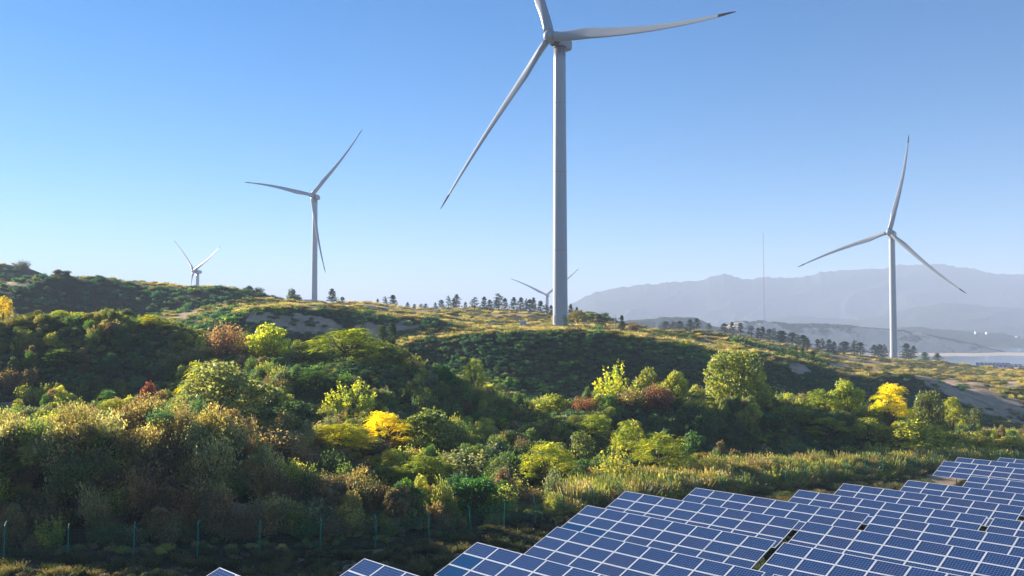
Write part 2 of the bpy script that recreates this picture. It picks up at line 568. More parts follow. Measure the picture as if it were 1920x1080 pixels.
def cover(X, Y, Z):
    """sand, dry grass amounts of the ground at world points"""
    px, py, d = seen(X, Y, Z)
    s = np.zeros(len(X))
    wob = fbm(X / 6, Y / 6, 51, 3); wob2 = fbm(X / 1.7, Y / 1.7, 53, 3)
    for cx, cy, rx, ry, sl in SCARS:
        u = (px - cx) / rx; v = (py - cy - sl * (px - cx)) / ry
        s = np.maximum(s, 1.15 - (u * u + v * v) + wob * .9 + wob2 * .5)
    s = np.clip(s, 0, 1)
    e = 1.5
    gx = (tps(X + e, Y) - tps(X - e, Y)) / (2 * e); gy = (tps(X, Y + e) - tps(X, Y - e)) / (2 * e)
    slope = np.hypot(gx, gy)
    dry = sstep(.34, .16, slope) * sstep(150, 210, d) + .35 * sstep(.0, .5, fbm(X / 22, Y / 22, 61, 3))
    infield = sstep(1.0, -1.0, Y - fence_y(X))
    s = np.maximum(s, infield * sstep(.0, .35, fbm(X / 3.5, Y / 3.5, 71, 3)) * .42)
    s = np.maximum(s, sstep(160, 260, d) * sstep(.2, .5, fbm(X / 17, Y / 17, 77, 3)) * .8 * sstep(.45, .2, slope))
    return np.clip(s, 0, 1), np.clip(dry, 0, 1), slope, d, px, py


def build_ground():
    th_f = np.radians(np.arange(-36, 36.001, .2))
    th_c = np.radians(np.concatenate([np.arange(40, 180, 6.0), [180.0]]))
    th = np.concatenate([-th_c[::-1][1:], th_f, th_c])
    r = [2.0, 6, 12, 20, 28, 36]
    while r[-1] < 760: r.append(r[-1] * 1.0095)
    while r[-1] < 14000: r.append(r[-1] * 1.09)
    r = np.array(r)
    T, Rr = np.meshgrid(th, r)
    X = (np.sin(T) * Rr).ravel(); Y = (np.cos(T) * Rr).ravel()
    Z = ground_z(X, Y)
    s, dry, slope, d, px, py = cover(X, Y, Z)
    n, m = len(r), len(th)
    i = np.arange(n - 1)[:, None] * m + np.arange(m)[None]
    j = np.arange(n - 1)[:, None] * m + (np.arange(m)[None] + 1) % m
    f = np.stack([i, j, j + m, i + m], -1).reshape(-1, 4)
    col = np.stack([s, dry, slope, np.ones_like(s)], -1)
    V = np.stack([X, Y, Z], -1)
    V = np.concatenate([V, [[0, 0, float(field_z(0, 0))]]])
    col = np.concatenate([col, [[0, 0, 0, 1]]])
    me = mesh_np('ground', V, f, [M['ground']], smooth=True, attrs={'cover': ('FLOAT_COLOR', 'POINT', col)})
    bm = bmesh.new(); bm.from_mesh(me); bm.verts.ensure_lookup_table()
    c = bm.verts[len(V) - 1]
    for k in range(m):
        bm.faces.new((c, bm.verts[(k + 1) % m], bm.verts[k]))
    bmesh.ops.recalc_face_normals(bm, faces=bm.faces)
    bm.to_mesh(me); bm.free()
    if me.polygons[len(me.polygons) // 2].normal.z < 0: me.flip_normals()
    return tag(obj('ground', me), kind='structure')


build_ground()

# lake
m_ = MB()
a0, a1 = math.atan(.10), math.atan(1.2)
vv = []
for r_ in (700, 1000, 1400, 2000, 2700):
    for k in range(9):
        a = a0 + (a1 - a0) * k / 8
        vv.append((math.sin(a) * r_, math.cos(a) * r_, LAKE_Z))
ff = [(i * 9 + k, i * 9 + k + 1, (i + 1) * 9 + k + 1, (i + 1) * 9 + k) for i in range(4) for k in range(8)]
lake = obj('lake', mesh_np('lake', vv, ff, [M['water']]))
tag(lake, kind='structure')


vv = []
for r_, zz in ((1415, LAKE_Z - .3), (1432, LAKE_Z + .5), (1500, LAKE_Z + 1.5), (1560, LAKE_Z + 1.0)):
    for k in range(60):
        px_ = 1440 + k * 12
        a = math.atan((px_ - 960) / F)
        rr = (r_ + 16 * math.sin(k * .37) + 9 * math.sin(k * .9)) / math.cos(a)
        vv.append((math.sin(a) * rr, math.cos(a) * rr, zz))
ff = [(i * 60 + k, i * 60 + k + 1, (i + 1) * 60 + k + 1, (i + 1) * 60 + k) for i in range(3) for k in range(59)]
shore = obj('shore', mesh_np('shore', vv, ff, [m_plain('pale_sand', (.52, .44, .34), .9, .1, 0, .15, .05)], smooth=True))
tag(shore, kind='structure')


def ridge(name, prof, D, front, back, base, mat, seed, gul=.35, na=None, nf=60, cliff=.0, soil_at=0.0, jag=1.2):
    """a range of hills whose crest follows prof [(column,row)] at depth D"""
    P = np.array(prof, float)
    px = np.arange(P[0, 0], P[-1, 0] + .1, na or 4.0)
    cy = np.interp(px, P[:, 0], P[:, 1])
    az = np.arctan((px - 960) / F)
    ext = (px - 960) / F
    cy = cy + fbm(px / 9.0, px * 0 + seed, seed + 31, 4) * jag
    crest = (612.0 - cy) / F * D * np.sqrt(1 + ext ** 2 * 0) + CZ
    s = np.concatenate([np.linspace(0, 1, nf), 1 + np.linspace(.04, 1, nf // 3)])
    S, A = np.meshgrid(s, az, indexing='ij')
    Cr = np.broadcast_to(crest, S.shape)
    dist_l = A * D
    dist_l = dist_l + front * .3 * fbm(A * D / front * 1.3, S * 2.2, seed + 51, 3) + front * .08 * fbm(A * D / front * 5, S * 7, seed + 57, 3)
    g1 = np.abs(fbm(dist_l / (front * .55), S * .8 + 3, seed, 4))          # spurs and gullies run down the face
    g2 = np.abs(fbm(dist_l / (front * .16), S * 1.7 + 9, seed + 5, 4))
    prof_f = np.where(S <= 1, S, 1.0)
    shape = prof_f ** 1.15 * (1 - cliff) + cliff * sstep(.55, .92, prof_f)
    cut = gul * (g1 * 1.3 + g2 * .7) * np.sin(np.pi * np.clip(prof_f, 0, 1) ** .8)
    h = np.clip(shape - cut * .75, 0, 1.2)
    hb = np.where(S > 1, 1 - sstep(1.0, 2.0, S) * .8, h)
    w_ = 25; pad = np.pad(crest, w_, mode='edge')
    smooth_c = np.convolve(pad, np.ones(2 * w_ + 1) / (2 * w_ + 1), 'valid')
    k_ = np.clip(S, 0, 1) ** 6
    Cr = smooth_c[None] * (1 - k_) + Cr * k_
    Z = base + (Cr - base) * hb
    Z = Z + fbm(dist_l / (front * .07), S * 6, seed + 9, 3) * (Cr - base) * .035 * (S > .02)
    rad = np.where(S <= 1, D - front * (1 - S), D + back * (S - 1))
    rad = rad / np.cos(A)
    X = np.sin(A) * rad; Y = np.cos(A) * rad
    n, m = S.shape
    i = np.arange(n - 1)[:, None] * m + np.arange(m - 1)[None]
    f = np.stack([i, i + 1, i + m + 1, i + m], -1).reshape(-1, 4)
    steep = cliff * sstep(.5, .7, prof_f) * sstep(1.0, .9, prof_f) + (cut * 1.2 if soil_at else 0)
    blot = sstep(.10, .28, fbm(dist_l / 55, S * 2.6, seed + 71, 3)) * sstep(.30, .5, prof_f) * sstep(1.0, .95, prof_f) * (soil_at > 1)
    shore = (hb < .05) * soil_at * (S < .3)
    soil = np.clip(steep * soil_at * .6 + shore + blot, 0, 1)
    me = mesh_np(name, np.stack([X, Y, Z], -1).reshape(-1, 3), f, [mat], smooth=True,
                 attrs={'soil': ('FLOAT', 'POINT', soil.ravel())})
    return tag(obj(name, me), kind='structure')


ridge('mountains', [(700, 625), (960, 606), (1040, 588), (1075, 568), (1110, 551), (1150, 543), (1200, 535), (1260, 529), (1310, 526), (1350, 517), (1370, 515), (1395, 523),
                    (1440, 521), (1490, 523), (1540, 512), (1580, 508), (1640, 505), (1690, 498), (1740, 498), (1772, 496), (1795, 501), (1815, 500), (1850, 511), (1900, 514),
                    (1960, 513), (2100, 520), (2300, 528), (2600, 540)], 4700, 1500, 1200, LAKE_Z - 3, M['mountain'], 101, .55, 2.5, 80, jag=2.6)
ridge('mountains', [(1250, 622), (1380, 604), (1450, 596), (1500, 592), (1560, 596), (1610, 600), (1660, 590), (1720, 575), (1790, 567), (1850, 574), (1930, 580), (2050, 575), (2300, 585)],
      3500, 800, 600, LAKE_Z - 3, M['mountain'], 131, .4, 3.0, 50)
ridge('hills', [(1560, 640), (1640, 622), (1690, 614), (1720, 612), (1750, 617), (1800, 620), (1850, 624), (1880, 624), (1905, 631), (1930, 634), (2000, 628), (2100, 632), (2300, 640)],
      2250, 480, 400, LAKE_Z - 3, M['bluff'], 151, .5, 1.6, 70, .3, .8)
ridge('hills', [(1325, 634), (1350, 618), (1378, 603), (1420, 602), (1470, 605), (1540, 607), (1600, 610), (1660, 615), (1700, 620), (1745, 628), (1790, 636), (1830, 645), (1862, 656), (1900, 663)],
      1640, 170, 300, LAKE_Z - 3, M['bluff'], 171, .95, 1.2, 90, .6, 1.5)
ridge('hills', [(1080, 618), (1150, 604), (1190, 599), (1220, 597), (1240, 595), (1305, 596), (1318, 601), (1335, 611), (1370, 617), (1420, 625)],
      1500, 260, 300, LAKE_Z - 3, M['bluff'], 191, .3, 2.0, 60, .45, .7)

# ------------------------------------------------------------------ foliage prototypes


def rot_to(n, k):
    """two unit vectors perpendicular-ish: card axis t and side b around direction n (arrays)"""
    r = k.normal(size=n.shape)
    t = r - (r * n).sum(-1, keepdims=True) * n
    t /= np.linalg.norm(t, axis=-1, keepdims=True) + 1e-9
    return t, np.cross(n, t)


def unit(v): return v / (np.linalg.norm(v, axis=-1, keepdims=True) + 1e-9)


class Leaves:
    def __init__(s, seed): s.k = np.random.default_rng(seed); s.V = []; s.F = []; s.m = []; s.lv = []; s.n = 0

    def cards(s, c, t, b, ln, wd, lv=None, mi=0, diamond=True):
        c, t, b = np.asarray(c), np.asarray(t), np.asarray(b)
        n = len(c)
        ln = np.broadcast_to(np.asarray(ln, float), (n,))[:, None] * .5; wd = np.broadcast_to(np.asarray(wd, float), (n,))[:, None] * .5
        if diamond: q = np.stack([c - t * ln, c + b * wd - t * ln * .1, c + t * ln, c - b * wd - t * ln * .1], 1)
        else: q = np.stack([c - t * ln - b * wd, c - t * ln + b * wd, c + t * ln + b * wd * .3, c + t * ln - b * wd * .3], 1)
        s.V.append(q.reshape(-1, 3)); s.F.append(np.arange(n * 4).reshape(n, 4) + s.n); s.n += n * 4
        s.m.append(np.full(n, mi)); s.lv.append(s.k.random(n) if lv is None else np.broadcast_to(lv, (n,)))

    def sticks(s, a, b, w, mi=1):
        a, b = np.asarray(a), np.asarray(b)
        d = b - a; L = np.linalg.norm(d, axis=-1); t = unit(d)
        for _ in range(2):
            u, v = rot_to(t, s.k)
            s.cards((a + b) / 2, t, u, L, w, .5, mi, False)

    def clump(s, c, rad, n, leaf, out=.5, up=.25, shell=.55):
        k = s.k
        d = unit(k.normal(size=(n, 3)))
        rr = shell + (1 - shell) * k.random(n) ** .7
        p = c + d * rr[:, None] * np.asarray(rad)
        nrm = unit(d * out + np.array([0, 0, up]) + k.normal(size=(n, 3)) * .55)
        t, b = rot_to(nrm, k)
        sz = leaf * (.6 + .8 * k.random(n))
        s.cards(p, t, b, sz, sz * (.5 + .25 * k.random(n)))

    def frond(s, base, d, L, leaflet, n=7, droop=.5):
        """pinnate leaves: base (m,3), direction d (m,3)"""
        k = s.k; m = len(base)
        side = unit(np.cross(d, np.array([0, 0, 1.0]) + k.normal(size=(m, 3)) * .25))
        lv = k.random(m)
        for i in range(1, n + 1):
            f = i / n
            p = base + d * (L * f)[:, None] + np.array([0, 0, -1.0]) * (droop * L * f * f)[:, None]
            w = leaflet * (1.1 - .5 * f)
            for sg in (-1, 1):
                t = unit(side * sg + d * .35 + np.array([0, 0, -.25]) + k.normal(size=(m, 3)) * .18)
                b = unit(d + k.normal(size=(m, 3)) * .2)
                s.cards(p + t * w * .5, t, b, w, w * .42, np.clip(lv + k.normal(size=m) * .12, 0, 1))

    def mesh(s, name, mats):
        return mesh_np(name, np.concatenate(s.V), np.concatenate(s.F), mats, np.concatenate(s.m), attrs={'lv': ('FLOAT', 'FACE', np.concatenate(s.lv))})


LM = [M['leaf'], M['twig']]


def p_round(seed, n=4200, lobes=16, leaf=.2, w=1.0, h=1.0, low=.12):
    """round crown, unit: about 2 m radius, 3.4 m tall"""
    L = Leaves(seed); k = L.k
    per = n // lobes
    for i in range(lobes):
        a = k.random() * 6.28; e = k.random()
        z = .5 + e * 2.2
        rr = (1.5 * math.sqrt(max(.03, 1 - ((z - 1.15) / 1.62) ** 2))) * (.5 + .5 * math.sqrt(k.random()))
        c = np.array([math.cos(a) * rr * w, math.sin(a) * rr * w, z * h])
        rad = (.45 + .4 * k.random())
        L.clump(c, (rad * w * 1.15, rad * w * 1.15, rad * h * .85), per, leaf)
    L.clump(np.array([0, 0, 1.3 * h]), (1.15 * w, 1.15 * w, 1.1 * h), per * 2, leaf)
    m = 34
    a = k.random(m) * 6.28; z = k.random(m) * 2.2 + .9
    e = np.stack([np.cos(a) * 1.5 * w * k.random(m), np.sin(a) * 1.5 * w * k.random(m), z * h], -1)
    L.sticks(e * np.array([.15, .15, .2]), e, .035)
    return L.mesh('round_crown', LM)


def p_layer(seed, discs=15, leaf=.24, spread=2.1, top=3.0, fr=26):
    """flat-topped crown of pinnate leaves in tiers"""
    L = Leaves(seed); k = L.k
    for i in range(discs):
        a = i * 2.4 + k.random(); q = math.sqrt((i + .5) / discs)
        z = top * (1 - .5 * q * q) - .5 * k.random() * q
        c = np.array([math.cos(a) * spread * q * .8, math.sin(a) * spread * q * .8, z])
        m = fr
        b = k.random(m) * 6.28
        d = unit(np.stack([np.cos(b), np.sin(b), .15 + .45 * k.random(m)], -1))
        base = c + np.stack([np.cos(b) * .15, np.sin(b) * .15, k.normal(size=m) * .1], -1)
        L.frond(base, d, .55 + .4 * k.random(m), leaf, 6, .45)
        L.sticks(np.array([[0, 0, top * .25]]), c[None], .05)
    return L.mesh('tiered_crown', LM)


def p_shoots(seed, stems=46, leaf=.2, H=2.8, fan=.45, per=46):
    """upright leafy shoots"""
    L = Leaves(seed); k = L.k
    a = k.random(stems) * 6.28; q = np.sqrt(k.random(stems))
    base = np.stack([np.cos(a) * q * .7, np.sin(a) * q * .7, np.zeros(stems)], -1)
    d = unit(np.stack([np.cos(a) * q * fan, np.sin(a) * q * fan, np.ones(stems)], -1) + k.normal(size=(stems, 3)) * .07)
    ln = H * (.95 - .45 * q) * (.75 + .4 * k.random(stems))
    L.sticks(base, base + d * ln[:, None], .03)
    for i in range(stems):
        f = .2 + .8 * k.random(per) ** .8
        p = base[i] + d[i] * (ln[i] * f)[:, None]
        o = unit(k.normal(size=(per, 3)) + d[i] * .7)
        p = p + o * (.08 + .16 * (1.1 - f))[:, None]
        nrm = unit(np.cross(o, k.normal(size=(per, 3))))
        sz = leaf * (.6 + .7 * k.random(per)) * (1.15 - .4 * f)
        L.cards(p, o, nrm, sz, sz * .5)
    return L.mesh('shoot_crown', LM)


def p_dry(seed, n=1700, tw=150):
    """thin twiggy bush with few small leaves"""
    L = Leaves(seed); k = L.k
    a = k.random(tw) * 6.28; q = np.sqrt(k.random(tw))
    base = np.stack([np.cos(a) * q * .5, np.sin(a) * q * .5, np.zeros(tw)], -1)
    tip = np.stack([np.cos(a) * q * 1.6, np.sin(a) * q * 1.6, 1.0 + 1.4 * np.sqrt(1 - q * q * .9) * (.7 + .4 * k.random(tw))], -1) + k.normal(size=(tw, 3)) * .12
    L.sticks(base, tip, .022)
    j = k.integers(0, tw, n); f = .35 + .65 * k.random(n)
    p = base[j] + (tip - base)[j] * f[:, None] + k.normal(size=(n, 3)) * .13
    nrm = unit(k.normal(size=(n, 3))); t, b = rot_to(nrm, k)
    sz = .10 + .12 * k.random(n)
    L.cards(p, t, b, sz, sz * .6)
    return L.mesh('twiggy_crown', LM)


def p_grass(seed, n=260, H=1.0, spread=.6, plume=0.25):
    L = Leaves(seed); k = L.k
    a = k.random(n) * 6.28; q = np.sqrt(k.random(n)) * spread
    base = np.stack([np.cos(a) * q, np.sin(a) * q, np.zeros(n)], -1)
    h = H * (.5 + .6 * k.random(n))
    tip = base + np.stack([k.normal(size=n) * .22 + np.cos(a) * .18, k.normal(size=n) * .22 + np.sin(a) * .18, np.ones(n)], -1) * h[:, None]
    d = tip - base; t = unit(d)
    u, v = rot_to(t, k)
    L.cards((base + tip) / 2, t, u, np.linalg.norm(d, axis=-1), .045 + .03 * k.random(n), None, 0, False)
    m = int(n * plume)
    if m:
        L.cards(tip[:m], t[:m], v[:m], .22, .07, .95)
    return L.mesh('grass_tuft', LM)


def p_scrub(seed, n=620, leaf=.17):
    """low tangled scrub hummock, about 1 m radius and 1 m tall"""
    L = Leaves(seed); k = L.k
    for i in range(9):
        a = k.random() * 6.28; q = math.sqrt(k.random()) * .75
        L.clump(np.array([math.cos(a) * q, math.sin(a) * q, .25 + .45 * k.random() * (1 - q * .5)]), (.42, .42, .36), n // 9, leaf, .5, .4, .5)
    m = 26
    a = k.random(m) * 6.28; q = np.sqrt(k.random(m)) * .9
    b = np.stack([np.cos(a) * q, np.sin(a) * q, np.full(m, .3)], -1)
    L.sticks(b, b + np.stack([k.normal(size=m) * .15, k.normal(size=m) * .15, .4 + .5 * k.random(m)], -1), .03)
    return L.mesh('scrub_hummock', LM)


def p_pine(seed, lean=.0, dens=1.0, open_=.0):
    """crown of a pine, 7 m tall unit"""
    L = Leaves(seed); k = L.k
    L.m_ = None
    z = .9 + open_
    while z < 6.9:
        f = max(z - 1.3, 0) / 5.7
        rad = (1.95 * (1 - f) ** .75 + .18) * (.75 + .45 * k.random())
        nb = int(4 + 2 * k.random())
        a0_ = k.random() * 6.28
        for j in range(nb):
            if k.random() < .12 + open_ * .12: continue
            a = a0_ + j * 6.28 / nb + k.normal() * .25
            ln = rad * (.65 + .5 * k.random())
            d = np.array([math.cos(a), math.sin(a), .25 + .35 * f])
            base = np.array([lean * z * .1, 0, z])
            L.sticks(base[None], (base + d * ln)[None], .05)
            for q in (.45, .75, 1.0):
                m = int((20 + 14 * k.random()) * dens)
                c = base + d * ln * q + k.normal(size=3) * .08
                o = unit(k.normal(size=(m, 3)) * np.array([1, 1, .6]) + np.array([0, 0, .45]))
                p = c + o * (.10 + .26 * k.random(m))[:, None]
                u, v = rot_to(o, k)
                L.cards(p, o, u, .36, .085)
        z += .36 + .22 * k.random()
    o = unit(k.normal(size=(40, 3)) + np.array([0, 0, 1.2]))
    L.cards(np.array([lean * .69, 0, 6.95]) + o * .25, o, rot_to(o, k)[0], .4, .08)
    return L.mesh('pine_crown', [M['needle'], M['bark']])


def p_open(seed):
    """open scraggly tree: few separated leaf pads on bent limbs"""
    L = Leaves(seed); k = L.k
    for i in range(13):
        a = k.random() * 6.28; q = .3 + .7 * k.random()
        z = 2.3 + 2.6 * k.random() * (1.2 - q * .6)
        c = np.array([math.cos(a) * 1.9 * q, math.sin(a) * 1.9 * q, z])
        L.sticks(np.array([[c[0] * .2, c[1] * .2, z * .5]]), c[None], .07)
        r = .38 + .3 * k.random()
        L.clump(c, (r * 1.3, r * 1.3, r * .7), 120, .22)
    return L.mesh('open_crown', LM)


def p_trunk(seed, H=1.6, r=.10, limbs=4, spread=.8):
    k = np.random.default_rng(seed)
    m = MB()
    m.tube([(0, 0, -.3), (.03, .02, H * .4), (.0, .05, H)], [r * 1.3, r, r * .75], 7)
    for i in range(limbs):
        a = i * 6.28 / limbs + k.random()
        s = spread * (.7 + .5 * k.random())
        m.tube([(0, .03, H * (.45 + .12 * i / limbs)), (math.cos(a) * s * .5, math.sin(a) * s * .5, H * .95), (math.cos(a) * s, math.sin(a) * s, H * 1.5)], [r * .6, r * .45, r * .2], 5)
    return m.mesh('trunk', M['bark'], True)


PROTO = {
    'round': [p_round(1), p_round(2, 4400, 20, .18), p_round(3, 3800, 13, .22, 1.05, .95), p_round(4, 4200, 18, .19, .95, 1.08)],
    'broad': [p_round(5, 6400, 26, .17), p_round(6, 6000, 22, .17)],
    'layer': [p_layer(11), p_layer(12, 19, .22, 2.3, 2.9), p_layer(13, 12, .27, 2.0, 3.2), p_layer(14, 22, .22, 2.2, 2.7, 22)],
    'shoots': [p_shoots(21), p_shoots(22, 60, .18, 2.8, .6, 42), p_shoots(23, 36, .22, 3.0, .35, 54)],
    'dry': [p_dry(31), p_dry(32, 2200, 170), p_dry(33, 1300, 190)],
    'pine': [p_pine(41), p_pine(42, .3), p_pine(43, -.3, 1.0, .5), p_pine(44, .1, .8, 1.0)],
    'open': [p_open(51), p_open(52)],
    'scrub': [p_scrub(61), p_scrub(62), p_scrub(63, 700, .15), p_scrub(64, 560, .2)],
    'grass': [p_grass(71), p_grass(72, 220, 1.1, .7), p_grass(73, 300, .85, .6, .5)],
}
TRUNK = {'low': p_trunk(81, 1.1, .09, 5, .8), 'mid': p_trunk(82, 1.6, .11, 4, .9), 'pine': None}
mt_ = MB(); mt_.tube([(0, 0, -.4), (.02, 0, 2.0), (0, .02, 4.5), (0, 0, 6.9)], [.16, .12, .08, .02], 7); TRUNK['pine'] = mt_.mesh('trunk', M['bark'], True)
mt_ = MB(); mt_.tube([(0, 0, -.4), (.1, 0, 1.2), (-.05, .05, 2.4), (.1, 0, 3.6)], [.15, .11, .08, .04], 7)
mt_.tube([(.05, 0, 1.4), (.6, .2, 2.4), (1.2, .3, 3.2)], [.07, .05, .02], 6); mt_.tube([(0, 0, 1.7), (-.6, -.2, 2.6), (-1.1, -.2, 3.5)], [.07, .05, .02], 6)
TRUNK['open'] = mt_.mesh('trunk', M['bark'], True)
PH = {'round': 3.4, 'broad': 3.4, 'layer': 3.25, 'shoots': 2.75, 'dry': 2.35, 'pine': 7.2, 'open': 5.0}
PWD = {'round': 4.0, 'broad': 4.0, 'layer': 4.6, 'shoots': 2.6, 'dry': 3.1, 'pine': 3.6, 'open': 4.4}
TR = {'round': 'low', 'broad': 'mid', 'layer': 'mid', 'shoots': 'low', 'dry': 'low', 'pine': 'pine', 'open': 'open'}
_tc = [0]


def tree(name, kind, px, top, D, wpx, tint, label, cat, group=None, v=None):
    """a tree or bush standing at column px and depth D, its top at photo row top, wpx wide"""
    p = at(px, 612, D)
    x, y = p[0], p[1]
    z = gz(x, y)
    H = (at(px, top, D)[2] - z)
    W = wpx * D / F * (1.25 if kind == 'pine' else 1.0)
    H = max(H, .5, W * (.85 if kind in ('open', 'pine') else .45))
    _tc[0] += 1
    v = _tc[0] if v is None else v
    root = empty(name, (x, y, z - .05), (_tc[0] * 2.399) % 6.28)
    root.scale = (W / PWD[kind], W / PWD[kind], H / PH[kind])
    tag(root, label, cat, group)
    tr = obj('trunk', TRUNK[TR[kind]], root)
    cr = obj('crown', PROTO[kind][v % len(PROTO[kind])], root)
    g_ = 1.0 if kind in ('pine', 'open') else 1.2
    cr['tint'] = tuple(float(c) * g_ for c in tint) + (1.0,)
    return root


YG = (.34, .33, .035); YEL = (.62, .47, .015); GOLD = (.30, .21, .04); OLIVE = (.15, .145, .035); DKG = (.035, .065, .02); GRN = (.06, .12, .02)
BRG = (.11, .18, .022); RUST = (.20, .075, .04); RED = (.14, .035, .025); PINK = (.24, .13, .075); SILV = (.20, .20, .075); PALE = (.26, .24, .10)
PINE = (.030, .050, .026); BROWN = (.15, .095, .055); GREY = (.15, .12, .10)

